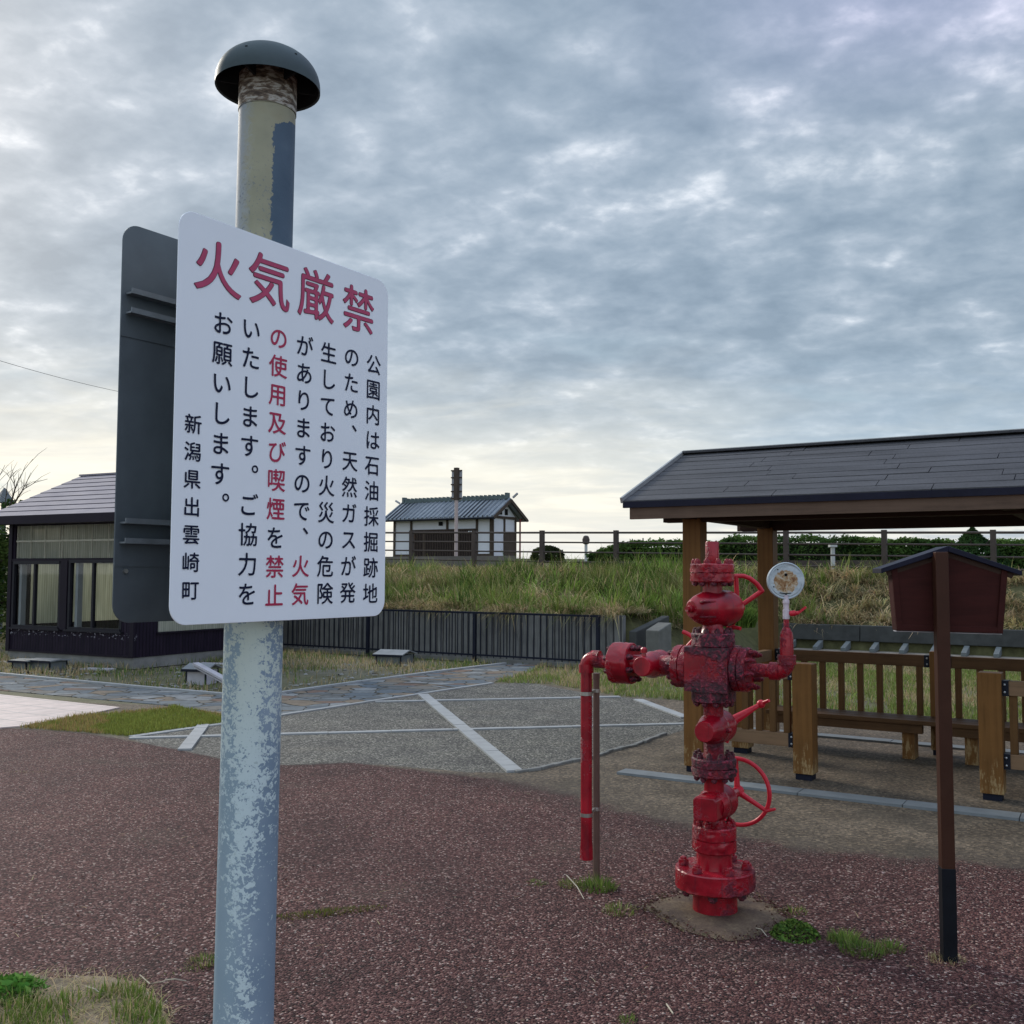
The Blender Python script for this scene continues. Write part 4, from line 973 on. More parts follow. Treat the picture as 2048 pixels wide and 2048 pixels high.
# roof: stepped slate courses, fascia, gable trim, beams, rafters
def slope_pt(t, front=True):
    return (YF+(YR-YF)*t if front else YB+(YR-YB)*t), EZ+(RZ-EZ)*t
for front in (True, False):
    mb = MB(); N = 10
    for i in range(N):
        y0, z0 = slope_pt(i/N, front); y1, z1 = slope_pt((i+.93)/N, front)
        if i == N-1: y1, z1 = slope_pt(1.0, front)
        th = .016
        xs_ = [XL]; 
        while xs_[-1] < XR: xs_.append(xs_[-1]+random.uniform(.75, 1.25))
        for a, b in zip(xs_[:-1], xs_[1:]):
            dz = random.uniform(-.002, .002)
            mb.prism([(a+.003, y0, z0+.004+dz), (a+.003, y1, z1+.003+dz), (a+.003, y1, z1-.008), (a+.003, y0, z0-.006)], (b-a-.006, 0, 0))
    mb.build('slate_slope', M['shingle'], sh)
    mb = MB(); y0, z0 = slope_pt(.02, front); y1, z1 = slope_pt(1, front)
    mb.prism([(XL+.01, y0, z0-.005), (XL+.01, y1, z1-.005), (XL+.01, y1, z1-.05), (XL+.01, y0, z0-.035)], (XR-XL-.02, 0, 0)); mb.build('roof_deck', M['roof_gap'], sh)
    mb = MB(); s_ = -1 if front else 1
    mb.box(((XL+XR)/2, y0+s_*.012, EZ-.028), (XR-XL, .03, .048)); mb.build('eave_flashing', M['navy_tin'], sh)
    mb = MB(); mb.box(((XL+.05+XR)/2, y0-s_*.012, (EZ-.05+FZ)/2), (XR-XL-.05, .035, EZ-.05-FZ)); mb.build('fascia', M['fascia'], sh)
    mb = MB(); y0, z0 = slope_pt(-.01, front); mb.bar((XL-.006, y0, z0+.012), (XL-.006, y1, z1+.012), .02, .045); mb.build('gable_trim', M['metal_trim'], sh)
mb = MB(); mb.box(((XL+XR)/2, YR, RZ+.010), (XR-XL, .13, .022)); mb.build('ridge_cap', M['shingle'], sh, bevel=.004)
mb = MB(); mb.box(((XL+XR)/2, YR, RZ+.026), (XR-XL+.01, .05, .010)); mb.build('ridge_strip', M['metal_trim'], sh)
for y in (0, PB):
    mb = MB(); mb.box((4.2, y, 2.03), (8.9, .11, .12)); mb.build('beam', M['soffit'], sh, bevel=.004)
for x in (0, 2.3, 4.6, 6.9):
    mb = MB(); mb.box((x, PB/2, 2.05), (.10, PB+.5, .12)); mb.build('tie_beam', M['soffit'], sh)
for i in range(11):
    x = XL+.2+i*.8
    for front in (True, False):
        mb = MB(); y0, z0 = slope_pt(.03, front); y1, z1 = slope_pt(1, front); mb.bar((x, y0, z0-.075), (x, y1, z1-.085), .05, .07); mb.build('rafter', M['soffit'], sh)

# ================================================================== dark purple cabin
CL = Vector((-8.916, 17.95, 0)); CYAW = math.atan2(16.46-17.95, -6.12+8.916)
cab = empty('glazed_cabin', CL, CYAW, 'dark purple corrugated cabin with yellowed plastic panels and big windows', 'cabin')
CW, CD = 3.168, 3.15
mb = MB()
def hole_wall(mb, L, holes, z0, z1, fn, th):
    """wall along local s in [0,L] with rectangular holes [(s0,s1,za,zb)] built of butted boxes; fn(s,z)->centre"""
    ss = sorted(set([0, L]+[h[0] for h in holes]+[h[1] for h in holes]))
    for a, b in zip(ss[:-1], ss[1:]):
        hs = sorted([(h[2], h[3]) for h in holes if h[0] <= a+1e-6 and h[1] >= b-1e-6]); z = z0
        for q0, q1 in hs+[(z1, z1)]:
            if q0-z > 1e-4: fn(mb, a, b, z, q0)
            z = q1
FZ0 = .17; EVZ = 2.42
def fw_(mb, a, b, z, q): mb.box(((a+b)/2, .04, (z+q)/2), (b-a, .08, q-z))
def rw_(mb, a, b, z, q): mb.box((CW-.04, .08+(a+b)/2, (z+q)/2), (.08, b-a, q-z))
def bw_(mb, a, b, z, q): mb.box(((a+b)/2, CD-.04, (z+q)/2), (b-a, .08, q-z))
def lw_(mb, a, b, z, q): mb.box((.04, .08+(a+b)/2, (z+q)/2), (.08, b-a, q-z))
hf = [(.13, 1.35, .60, 1.715), (1.595, 2.86, .60, 1.735), (.15, 2.86, 1.79, 2.36)]
for nm, L, holes, fn in (('wall', CW, hf, fw_), ('wall', CD-.16, [(.42, 2.75, .56, 2.2)], rw_), ('wall', CW, [(.25, 1.45, .62, 1.75), (1.65, 2.95, .62, 1.75), (.2, 2.95, 1.85, 2.33)], bw_), ('wall', CD-.16, [(.3, 2.7, .62, 1.75)], lw_)):
    mb = MB(); hole_wall(mb, L, holes, FZ0, EVZ, fn, .08); mb.build(nm, M['siding_chipped' if fn is fw_ else 'siding'], cab)
mb = MB(); mb.box((CW/2, CD/2, .075), (CW-.03, CD-.03, .19)); mb.build('foundation', M['concrete'], cab, bevel=.01)
mb = MB(); mb.box((CW/2, CD/2, .19), (CW-.18, CD-.18, .03)); mb.build('floor', M['concrete_dk'], cab)
def pane(x0, x1, z0, z1, y, m, name, th=.006):
    mb = MB(); mb.box(((x0+x1)/2, y, (z0+z1)/2), (x1-x0, th, z1-z0)); return mb.build(name, m, cab)
pl_ = pane(.15, 2.86, 1.79, 2.36, .03, M['poly_clear'], 'plastic_panel')
for zq in (2.09,): 
    mb = MB(); mb.bar((.15, .020, zq), (2.86, .020, zq), .012, .03); mb.build('lattice_bar', M['frame_pale'], pl_)
for xq in (.19, .55, .92, 1.30, 1.36, 1.72, 2.10, 2.50): 
    mb = MB(); mb.bar((xq, .022, 1.79), (xq, .022, 2.36), .028, .010, (1, 0, 0)); mb.build('lattice_bar', M['frame_pale'], pl_)
for x0, x1, z0, z1, mid in ((.13, 1.35, .60, 1.715, .69), (1.595, 2.86, .60, 1.735, 2.17)):
    fr = MB()
    for a, b in (((x0, z0), (x1, z0)), ((x0, z1), (x1, z1))): fr.bar((a[0], .01, a[1]), (b[0], .01, b[1]), .07, .055)
    for xx in (x0, x1): fr.bar((xx, .012, z0), (xx, .012, z1), .05, .05, (1, 0, 0))
    wn = fr.build('window', M['frame_dark'], cab)
    mb = MB(); mb.bar((mid, .018, z0), (mid, .018, z1), .055, .045, (1, 0, 0)); mb.build('mullion', M['frame_dark'], wn)
    for a, b in ((x0, mid), (mid, x1)):
        mb = MB(); mb.add([(a+.01, .03, z0+.01), (b-.01, .03, z0+.01), (b-.01, .03, z1-.01), (a+.01, .03, z1-.01)], [(0, 1, 2, 3)]); mb.build('pane', M['glass'], wn)
    mb = MB(); mb.box(((x0+x1)/2, -.02, z0-.03), (x1-x0+.12, .07, .03)); mb.build('sill', M['frame_dark'], wn)
    mb = MB(); mb.bar((x0+.09, .12, z0), (x0+.09, .12, z1), .10, .06, (1, 0, 0)); mb.build('inner_frame', M['grey_sheet'], wn)
p_ = pane(.25, 1.45, .62, 1.75, CD-.05, M['poly'], 'plastic_panel'); p2 = pane(1.65, 2.95, .62, 1.75, CD-.05, M['poly'], 'plastic_panel'); p3 = pane(.2, 2.95, 1.85, 2.33, CD-.05, M['poly'], 'plastic_panel')
for zq in (.98, 1.36):
    mb = MB(); mb.bar((.2, CD-.10, zq), (2.95, CD-.10, zq), .04, .04); mb.build('wall_girt', M['brace'], cab)
for a, b in (((.5, 1.7), (1.45, .62)), ((1.45, 1.7), (.5, .62)), ((1.7, 1.2), (2.5, 1.72)), ((1.7, 1.2), (2.6, .55))):
    mb = MB(); mb.bar((a[0], CD-.20, a[1]), (b[0], CD-.20, b[1]), .02, .04); mb.build('brace', M['brace'], cab)
mb = MB(); mb.box((.055, .08+1.5, 1.18), (.006, 2.4, 1.13)); mb.build('plastic_panel', M['poly'], cab)
mb = MB(); mb.box((CW-.03, .08+1.585, 1.38), (.006, 2.33, 1.64)); sp_ = mb.build('plastic_panel', M['poly'], cab)
for i in range(7):
    mb = MB(); y = .5+i*.39; mb.bar((CW-.055, y, .56), (CW-.055, y, 2.2), .03, .03, (1, 0, 0)); mb.build('lattice_bar', M['frame_pale'], sp_)
mb = MB(); mb.box((CW+.005, .08+1.585, .545), (.05, 2.4, .03)); mb.build('sill', M['purple'], cab)
# corner posts, trims
for x, y in ((.045, -.012), (CW-.03, -.012)):
    mb = MB(); mb.box((x, y, (FZ0+EVZ)/2), (.09, .03, EVZ-FZ0)); mb.build('corner_trim', M['purple'], cab)
mb = MB(); mb.box((1.47, -.012, 1.17), (.17, .028, 1.2)); mb.build('corner_trim', M['purple'], cab)
mb = MB(); mb.box((1.51, -.008, 1.757), (2.9, .02, .045)); mb.build('head_trim', M['purple'], cab)
mb = MB(); mb.box((CW/2, -.008, FZ0+.01), (CW, .025, .03)); mb.build('base_trim', M['purple'], cab)
# gable roof, ridge parallel to the front
ex0, ex1 = -.15, CW+.25; ey0, ery, ey1 = -.42, CD/2, CD+.42; ez, rz_ = 2.50, 3.40
for fr in (True, False):
    mb = MB(); N = 9; yy0 = ey0 if fr else ey1
    for i in range(N):
        a0, a1 = i/N, min(1, (i+1.08)/N)
        y0, z0, y1, z1 = yy0+(ery-yy0)*a0, ez+(rz_-ez)*a0, yy0+(ery-yy0)*a1, ez+(rz_-ez)*a1
        mb.prism([(ex0, y0, z0+.014), (ex0, y1, z1+.004), (ex0, y1, z1-.02), (ex0, y0, z0-.004)], (ex1-ex0, 0, 0))
    mb.build('roof_slope', M['cabin_roof'], cab)
    mb = MB()
    for i in range(1, N):
        a0 = i/N; y0, z0 = yy0+(ery-yy0)*a0, ez+(rz_-ez)*a0; mb.bar((ex0+.01, y0-(.004 if fr else -.004), z0+.004), (ex1-.01, y0-(.004 if fr else -.004), z0+.004), .010, .012)
    mb.build('course_gap', M['roof_gap'], cab)
mb = MB(); mb.box(((ex0+ex1)/2, ey0+.02, ez-.06), (ex1-ex0, .05, .145)); mb.build('fascia', M['purple'], cab)
mb = MB(); mb.box(((ex0+ex1)/2, (ey0+.045)/2, ez-.11), (ex1-ex0-.04, -ey0-.05, .02)); mb.build('soffit', M['purple'], cab)
mb = MB(); mb.box(((ex0+ex1)/2, ery, rz_+.012), (ex1-ex0, .12, .03)); mb.build('ridge_cap', M['cabin_roof'], cab)
for xx in (.02, CW-.06):
    mb = MB(); mb.prism([(xx, .02, EVZ-.01), (xx, CD-.02, EVZ-.01), (xx, ery, rz_-.06)], (.04, 0, 0)); mb.build('gable_wall', M['siding'], cab)
# stepped dark down pipe at the rear corner
mb = MB(); mb.box((CW+.05, 2.18, .70), (.09, .09, 1.1))
for i in range(5): mb.box((CW+.05, 2.18, .40+i*.13), (.115, .115, .03))
mb.box((CW+.06, 2.18, .09), (.24, .24, .20)); mb.box((CW+.06, 2.18, .21), (.17, .17, .06)); mb.build('down_pipe', M['foot'], cab, bevel=.006)
# things kept inside the cabin
def inside(x, y): q = CL + Vector((math.cos(CYAW)*x - math.sin(CYAW)*y, math.sin(CYAW)*x + math.cos(CYAW)*y, 0)); return q
q = inside(2.68, .75); o = empty('red_machine', q, CYAW, 'dull red machine casing inside the cabin behind the right window', 'machine')
mb = MB(); mb.lathe([(.205, .22), (.70, .22), (.86, .17), (.93, .06)], n=24); mb.build('casing', M['drum'], o)
mb = MB(); mb.lathe([(.0, .09), (.10, .09)], (-.30, -.2, .63), (0, -1, 0), 16); mb.box((-.30, -.12, .40), (.06, .06, .40)); mb.build('motor', M['grey_box'], o)
q = inside(2.45, 2.2); o = empty('teal_cabinet', q, CYAW, 'tall faded teal steel cabinet standing inside the cabin', 'cabinet')
mb = MB(); mb.box((0, 0, .80), (.45, .3, 1.19)); mb.build('body', M['teal'], o, bevel=.01); mb = MB(); mb.box((0, -.155, 1.22), (.20, .012, .35)); mb.build('dial_panel', M['frame_pale'], o)

# ================================================================== log-pattern retaining wall, stair side walls, ditch
wl = empty('retaining_wall', KV(0, .27), YAW, 'grey log-pattern concrete retaining wall under the grassy bank', 'wall')
mb = MB(); mb.box((-5.6, 0, .42), (16.8, .10, .90)); mb.build('wall', M['logwall'], wl)
mb = MB(); mb.box((-5.6, -.10, .02), (16.9, .14, .07)); mb.build('footing', M['concrete'], wl)
def ramp_wall(k0, v0, k1, v1, w_, zt0, zt1, m, label):
    a, b = KV(k0, v0), KV(k1, v1); dr_ = (b-a).normalized(); nn = Vector((-dr_.y, dr_.x, 0))*w_/2
    o = empty('stair_side_wall', a, 0, label, 'wall', 'sloping concrete walls where the bank steps back')
    mb = MB(); mb.prism([nn, nn+Vector((0, 0, zt0)), nn+(b-a)+Vector((0, 0, zt1)), nn+(b-a)], -2*nn); mb.build('wall', m, o, bevel=.015)
ramp_wall(2.98, .20, 3.22, 1.0, .16, .62, .86, M['concrete_dk'], 'dark sloping concrete wall at the end of the log-pattern wall')
ramp_wall(3.42, .0, 3.50, .32, .27, .66, .78, simple('grey_mossy_concrete', (.13, .128, .115), .9, .35, 7, bs=.5), 'broad pale sloping concrete wall beside the bright green grass clump')
dt = empty('drain_channel', KV(4, 4.1), YAW, 'concrete drain channel with short cross struts at the foot of the bank', 'drain')
for x in np.arange(0, 16, 1.5):
    mb = MB(); mb.prism([(x+.006, .78, .30), (x+.006, .80, .60), (x+.006, .98, .60), (x+.006, .98, .30)], (1.488, 0, 0)); mb.build('upper_curb', M['concrete_dk'], dt, bevel=.012)
mb = MB(); mb.box((8, -.02, .06), (16, .16, .16)); mb.build('lower_curb', M['concrete_dk'], dt, bevel=.012)
mb = MB(); mb.box((8, .44, .08), (16, .74, .10)); mb.build('gravel_bed', simple('pale_drain_gravel', (.24, .21, .17), .9, .5, 18, bs=.8), dt)
mb = MB(); mb.box((8, .95, .12), (16, .08, .36)); mb.build('back_face', M['concrete_dk'], dt)
s0 = None
for x in np.arange(.25, 16, .52):
    if s0 is None:
        mb = MB(); mb.prism([(-.045, 0, 0), (-.045, 0, .10), (-.045, .42, .20), (-.045, .42, .06)], (.09, 0, 0)); s0 = mb.build('strut', M['grey_box'], dt, (x, .36, .10), bevel=.006)
    else: c_ = s0.copy(); COL.objects.link(c_); c_.parent = dt; c_.location = (x, .36, .10)

# ================================================================== black bar fence
fen = empty('bar_fence', FM, YAW, 'low black metal bar fence in front of the log-pattern wall', 'fence')
FH = .862; PS = 2.45
mb = MB(); mb.bar((-4.6*PS, 0, FH), (PS+.05, 0, FH), .035, .035); mb.build('top_rail', M['fence_blk'], fen)
mb = MB(); mb.bar((-4.6*PS, 0, .12), (PS, 0, .12), .03, .03); mb.build('bottom_rail', M['fence_blk'], fen)
for i in range(-4, 2):
    mb = MB(); mb.box((i*PS, 0, FH/2-.02), (.055, .055, FH+.02)); mb.build('post', M['fence_blk'], fen)
b0 = None
for i in range(-4, 1):
    for j in range(1, 20):
        x = (i+j/20)*PS
        if b0 is None: mb = MB(); mb.bar((0, 0, .12), (0, 0, FH), .014, .014, (1, 0, 0)); b0 = mb.build('bar', M['fence_blk'], fen, (x, 0, 0))
        else: c_ = b0.copy(); COL.objects.link(c_); c_.parent = fen; c_.location = (x, 0, 0)

# ================================================================== guard railing on the dyke
def k_at(px, v):                                   # k on the line at offset v that shows at photo column px
    lo, hi = -40, 40
    for _ in range(60):
        m_ = (lo+hi)/2; q = KV(m_, v, 2.0)-Vector((0, 0, EYE)); cx = 1024+FPX*q.dot(rt)/q.dot(fw)
        if cx < px: lo = m_
        else: hi = m_
    return lo
RV = 8.6
gr = empty('guard_railing', KV(0, RV), YAW, 'brown four-rail guard railing along the top of the grassy bank', 'railing')
k0, k1 = k_at(823, RV), k_at(1769, RV); stp = (k1-k0)/6.0
def rz_at(k): return 2.735 - .018*(k+5.8)
pr = None
for i in range(-6, 11):
    k = k0+stp*i
    mb = MB(); mb.box((k, 0, rz_at(k)-.52), (.11, .11, 1.10)); mb.build('post', M['rail_brown'], gr)
for j, dz in enumerate((.03, .29, .55, .81)):
    mb = MB(); a, b = k0-6*stp, k0+10*stp; mb.tube([(a, -.0, rz_at(a)-dz), (b, 0, rz_at(b)-dz)], .021 if j else .027, 8); mb.build('rail', M['rail_brown'], gr)
# low kerb wall and path edge behind the railing
kw = empty('low_wall', KV(0, 12), YAW, 'low brownish wall behind the guard railing on the bank top', 'wall')
ka_, kb_ = k_at(1028, 12), k_at(1108, 12)
mb = MB(); mb.box(((ka_-18)/2, 0, 1.92), (ka_+18, .25, .40)); mb.build('wall', simple('grey_brown_low_wall', (.15, .13, .115), .8, .25, 3), kw)
mb = MB(); mb.box(((kb_+6.2)/2, 0, 1.76), (6.2-kb_, .3, .36)); mb.build('wall', M['rail_brown'], kw)

# ================================================================== tiled house beyond the dyke
HO = Vector((-7.0, 60.0, 2.3)); HL, HW_ = 6.94, 2.49
ho = empty('tiled_house', HO, YAW, 'small white plaster house with blue-grey tiled roof and dark wooden lattice front', 'house')
EH = 2.50
mb = MB(); mb.box((HL/2, HW_/2, EH/2-.3), (HL, HW_, EH+.6)); mb.build('wall', M['plaster'], ho)
for xx in (.05, 1.30, 3.90, 5.95, 6.94-.05):
    mb = MB(); mb.box((xx, -.03, EH/2), (.13, .08, EH)); mb.build('timber_post', M['h_timber'], ho)
mb = MB(); mb.box((HL/2, -.035, EH-.08), (HL, .09, .16)); mb.build('timber_beam', M['h_timber'], ho)
mb = MB(); mb.box((HL/2, -.02, .10), (HL+.04, .07, .55)); mb.build('plinth', M['h_timber'], ho)
lt = MB(); n_l = 38
for i in range(n_l): x = 1.40+i*(4.5/n_l); lt.box((x, -.14, .92), (.06, .04, 1.62))
lt.box((3.65, -.13, 1.76), (4.6, .07, .08)); lt.box((3.65, -.13, .12), (4.6, .07, .08)); lt.build('lattice', M['lattice'], ho)
mb = MB(); mb.box((3.65, -.055, .92), (4.5, .04, 1.6)); mb.build('dark_recess', M['hole'], ho)
for xx in (2.35, 4.75): mb = MB(); mb.box((xx, -.16, .9), (.12, .06, 1.6)); mb.build('door_post', M['h_timber'], ho)
for i in range(3): mb = MB(); mb.box((5.50+.16*i, -.17, 1.60), (.08, .02, .11)); mb.build('sign_plate', M['panel'], ho)
mb = MB(); mb.box((3.45, -.06, 2.12), (.24, .08, .22)); mb.build('vent', M['hole'], ho)
mb = MB(); mb.box((1.56, -.2, 1.42), (.14, .06, .26)); 
lm = bpy.data.materials.new('lit_porch_lamp'); lm.use_nodes = True; lb = lm.node_tree.nodes['Principled BSDF']; lb.inputs['Base Color'].default_value = (.8, .55, .25, 1); lb.inputs['Emission Color'].default_value = (1, .6, .22, 1); lb.inputs['Emission Strength'].default_value = .8
mb.build('porch_lamp', lm, ho)
# gable end
mb = MB(); mb.box((HL+.02, HW_*.75, .55), (.06, HW_*.48, 2.2)); mb.build('board_cladding', M['h_timber'], ho)
for yy in (.05, 1.25, 2.44): mb = MB(); mb.box((HL+.03, yy, EH/2), (.08, .12, EH)); mb.build('timber_post', M['h_timber'], ho)
mb = MB(); mb.box((HL+.035, HW_/2, EH-.05), (.09, HW_, .14)); mb.build('timber_beam', M['h_timber'], ho)
ov, og = .55, .50; RH = EH+1.02
mb = MB(); mb.prism([(HL+.0, 0, EH), (HL, HW_, EH), (HL, HW_/2, RH-.1)], (-.1, 0, 0)); mb.build('gable_wall', M['plaster'], ho)
for yy in (.85, 1.45): mb = MB(); mb.box((HL+.02, yy, EH+.28), (.06, .26, .34)); mb.build('gable_vent', M['hole'], ho)
for fr in (True, False):
    mb = MB(); y0 = -ov if fr else HW_+ov; y1 = HW_/2; z0, z1 = EH-.06, RH
    mb.prism([(-og, y0, z0), (-og, y1, z1), (-og, y1, z1-.10), (-og, y0, z0-.10)], (HL+2*og, 0, 0)); rf = mb.build('roof_slope', M['tile'], ho)
    mb = MB(); nr = 24
    for i in range(nr+1):
        x = -og+.12+i*((HL+2*og-.24)/nr); mb.tube([(x, y0-(.02 if fr else -.02), z0+.015), (x, y1, z1+.015)], .055, 6)
    mb.build('tile_roll', M['tile'], rf)
    mb = MB(); mb.bar((HL+og-.02, y0, z0-.10), (HL+og-.02, y1, z1-.10), .06, .18); mb.build('barge_board', M['h_timber'], ho)
    mb = MB(); mb.tube([(-og, y0-(.06 if fr else -.06), z0-.10), (HL+og, y0-(.06 if fr else -.06), z0-.10)], .055, 8); mb.build('gutter', M['iron'], ho)
mb = MB(); mb.box((HL/2, HW_/2, RH+.09), (HL+.5, .22, .22))
for i in range(26): mb.box((-.2+i*(HL+.4)/25, HW_/2, RH+.16), (.07, .26, .20))
mb.box((-.22, HW_/2, RH+.16), (.16, .3, .34)); mb.box((HL+.22, HW_/2, RH+.16), (.16, .3, .36)); mb.build('ridge', M['ridge'], ho)
mb = MB(); mb.bar((HL+.6, HW_/2, RH+.05), (HL+.9, HW_/2, RH+.28), .10, .10); mb.bar((-.6, HW_/2, RH), (-.9, HW_/2, RH+.16), .10, .10); mb.build('ridge_horn', M['grey_sheet'], ho)
mb = MB(); mb.tube([(HL+.25, HW_+.1, -.3), (HL+.25, HW_+.1, EH-.1), (HL+.2, HW_+.4, EH-.08)], .05, 8); mb.build('down_pipe', M['drum'], ho)

# tall road sign seen from behind, in front of the house
rs = P(912, 1116, 40.0); rsg = empty('road_sign', (rs.x, rs.y, 2.0), R(-32), 'tall narrow road sign seen from behind on a faded pink pole', 'sign')
zt = P(912, 938, 40.0).z-2.0; zm_ = P(912, 998, 40.0).z-2.0
mb = MB(); mb.cyl((0, 0, 0), (0, 0, zt), .07); mb.build('pole', M['pinkpost'], rsg)
mb = MB(); mb.box((-.05, .10, (zt+zm_)/2-.03), (.44, .03, zt-zm_), R(14)); sp2 = mb.build('panel', M['grey_sheet'], rsg)
for i in range(5): mb = MB(); mb.box((-.05, .06, zm_+(zt-zm_)*(i+.1)/4.3), (.46, .05, .05), R(14)); mb.build('panel_rail', M['h_timber'], sp2)
mb = MB(); mb.box((0, .0, (zt+zm_)/2), (.16, .16, zt-zm_+.1)); mb.build('pole_head', M['h_timber'], rsg)

def lamp(px, ytop, ybot, Y, label, ball=True):
    b = P(px, ybot, Y); h = P(px, ytop, Y).z-b.z+.5
    o = empty('lamp_post', (b.x, b.y, b.z-.5), 0, label, 'lamp post')
    mb = MB(); mb.cyl((0, 0, 0), (0, 0, h), .055, .05, 12); mb.build('post', M['lamp_white'], o)
    mb = MB()
    if ball: mb.lathe([(0, .05), (.03, .11), (.16, .13), (.27, .09), (.30, .03)], (0, 0, h-.30), n=14)
    else: mb.box((0, 0, h-.03), (.17, .17, .09))
    mb.build('lamp_head', M['rail_brown'] if ball else M['lamp_white'], o)
lamp(1172, 1071, 1127, 34.0, 'slim white post with a round grey lamp head on the bank top', True)
lamp(1666, 1088, 1126, 24.5, 'short white post with small square cap among the grass on the bank', False)
b = P(1286, 1076, 45.0); o = empty('thin_pole', (b.x, b.y, 2.0), 0, 'very thin grey pole beyond the low hedge', 'pole')
mb = MB(); mb.cyl((0, 0, 0), (0, 0, b.z-2.0), .03, .03, 8); mb.build('shaft', M['rail_brown'], o)

# overhead cable on the left
a = P(-60, 703, 30.0); b = P(420, 811, 45.0)
mb = MB(); mb.tube([a.lerp(b, t) - Vector((0, 0, .25*4*t*(1-t))) for t in np.linspace(0, 1, 24)], .007, 6); tag(mb.build('overhead_cable', M['iron']), 'thin dark overhead cable crossing the sky behind the sign boards', 'cable')

# ================================================================== small roofed boxes and litter on the field
def roofed_box(px, py, w_, d_, h_, rz, label, lid='grey_lid', body='grey_box', gable=True):
    q = G(px, py); o = empty('roofed_box', q, rz, label, 'box', 'small roofed boxes on the field')
    mb = MB(); mb.box((0, 0, h_/2), (w_, d_, h_)); bo = mb.build('body', M[body], o, bevel=.004)
    for sx_ in (-1, 1):
        for sy_ in (-1, 1):
            mb = MB(); mb.box((sx_*w_/2, sy_*d_/2, h_/2), (.02, .02, h_+.01)); mb.build('corner_batten', M['iron'], o)
    mb = MB(); e = .05; hr = .07 if gable else .02
    for s_ in (-1, 1):
        mb.prism([(-w_/2-e, s_*(d_/2+e), h_+.004), (-w_/2-e, 0, h_+hr), (-w_/2-e, 0, h_+hr+.02), (-w_/2-e, s_*(d_/2+e), h_+.024)], (w_+2*e, 0, 0))
    lo = mb.build('lid', M[lid], o)
    mb = MB(); mb.bar((-w_/2-e-.003, -d_/2-e, h_+.006), (w_/2+e+.003, -d_/2-e, h_+.006), .016, .035); mb.build('lid_edge', M['iron'], o)
    return o
roofed_box(790, 1327, .46, .50, .15, R(-20), 'low dark box with grey ridged lid in the dry grass by the fence')
roofed_box(404, 1368, .29, .34, .20, R(-12), 'pale lilac box with a plank leaning on its lid beside the pole', 'grey_lid', 'cream_block')
q = G(440, 1376); o = empty('leaning_board', (q.x, q.y, 0), 0, 'weathered plank leaning on the pale lilac box', 'plank')
mb = MB(); a_ = P(391, 1327, 13.9)-q; b_ = P(475, 1372, 13.35)-q; mb.bar(a_, b_, .10, .03); mb.bar(a_-Vector((0, 0, .045)), b_-Vector((0, 0, .045)), .06, .02); mb.build('board', M['cream_block'], o)
roofed_box(57, 1340, .30, .34, .14, R(-25), 'flat-lidded dark box farthest left by the cabin wall', 'grey_box', 'grey_box', False)
roofed_box(96, 1341, .44, .32, .15, R(-25), 'wider slate-grey box with boards on top by the cabin wall', 'grey_lid', 'grey_box', False)
for px, py, w_, l_, lb_ in ((196, 1342, .5, .22, 'thin pale slab lying in the weeds before the cabin corner'), (432, 1331, .55, .14, 'pale board lying flat behind the lilac box'), (13, 1328, .35, .2, 'pale slab lying at the left end of the cabin wall')):
    q = G(px, py); mb = MB(); mb.box((0, 0, .03), (w_, l_, .025), R(-15)); o = mb.build('loose_slab', M['cream_block'], None, q, bevel=.004); tag(o, lb_, 'slab')
# stone lantern-like grey pyramid far left and its post
q = P(8, 1006, 24.0); o = empty('pointed_lamp', (q.x, q.y, 0), 0, 'grey pyramid-topped lamp standing above the shrubs at the left edge', 'lamp')
mb = MB(); mb.lathe([(0, .27), (.36, .02)], (0, 0, q.z), n=4, smooth=False); mb.build('hood', M['grey_box'], o)
mb = MB(); mb.cyl((0, 0, 0), (0, 0, q.z), .06); mb.build('post', M['grey_box'], o)
# ================================================================== vegetation
_lat = rng.random((256, 256))
def vnoise(x, y, s=1.0):
    x = np.asarray(x)*s+57.3; y = np.asarray(y)*s+91.7; xi = np.floor(x).astype(int); yi = np.floor(y).astype(int); fx = x-xi; fy = y-yi
    fx = fx*fx*(3-2*fx); fy = fy*fy*(3-2*fy); g = lambda a, b: _lat[a % 256, b % 256]
    return (g(xi, yi)*(1-fx)+g(xi+1, yi)*fx)*(1-fy)+(g(xi, yi+1)*(1-fx)+g(xi+1, yi+1)*fx)*fy
def fbm(x, y, s=1.0): return vnoise(x, y, s)*.55+vnoise(x+13, y-7, s*2.1)*.28+vnoise(x-5, y+19, s*4.3)*.17
def npmesh(name, co, faces_flat, starts, col, m):
    me = bpy.data.meshes.new(name); me.vertices.add(len(co)); me.vertices.foreach_set('co', co.astype(np.float32).ravel())
    me.loops.add(len(faces_flat)); me.loops.foreach_set('vertex_index', faces_flat.astype(np.int32))
    me.polygons.add(len(starts)); me.polygons.foreach_set('loop_start', starts.astype(np.int32)); me.update(calc_edges=True)
    a = me.color_attributes.new('Col', 'FLOAT_COLOR', 'POINT'); a.data.foreach_set('color', np.concatenate([col, np.ones((len(col), 1))], 1).astype(np.float32).ravel())
    me.materials.append(m); o = bpy.data.objects.new(name, me); COL.objects.link(o); return o
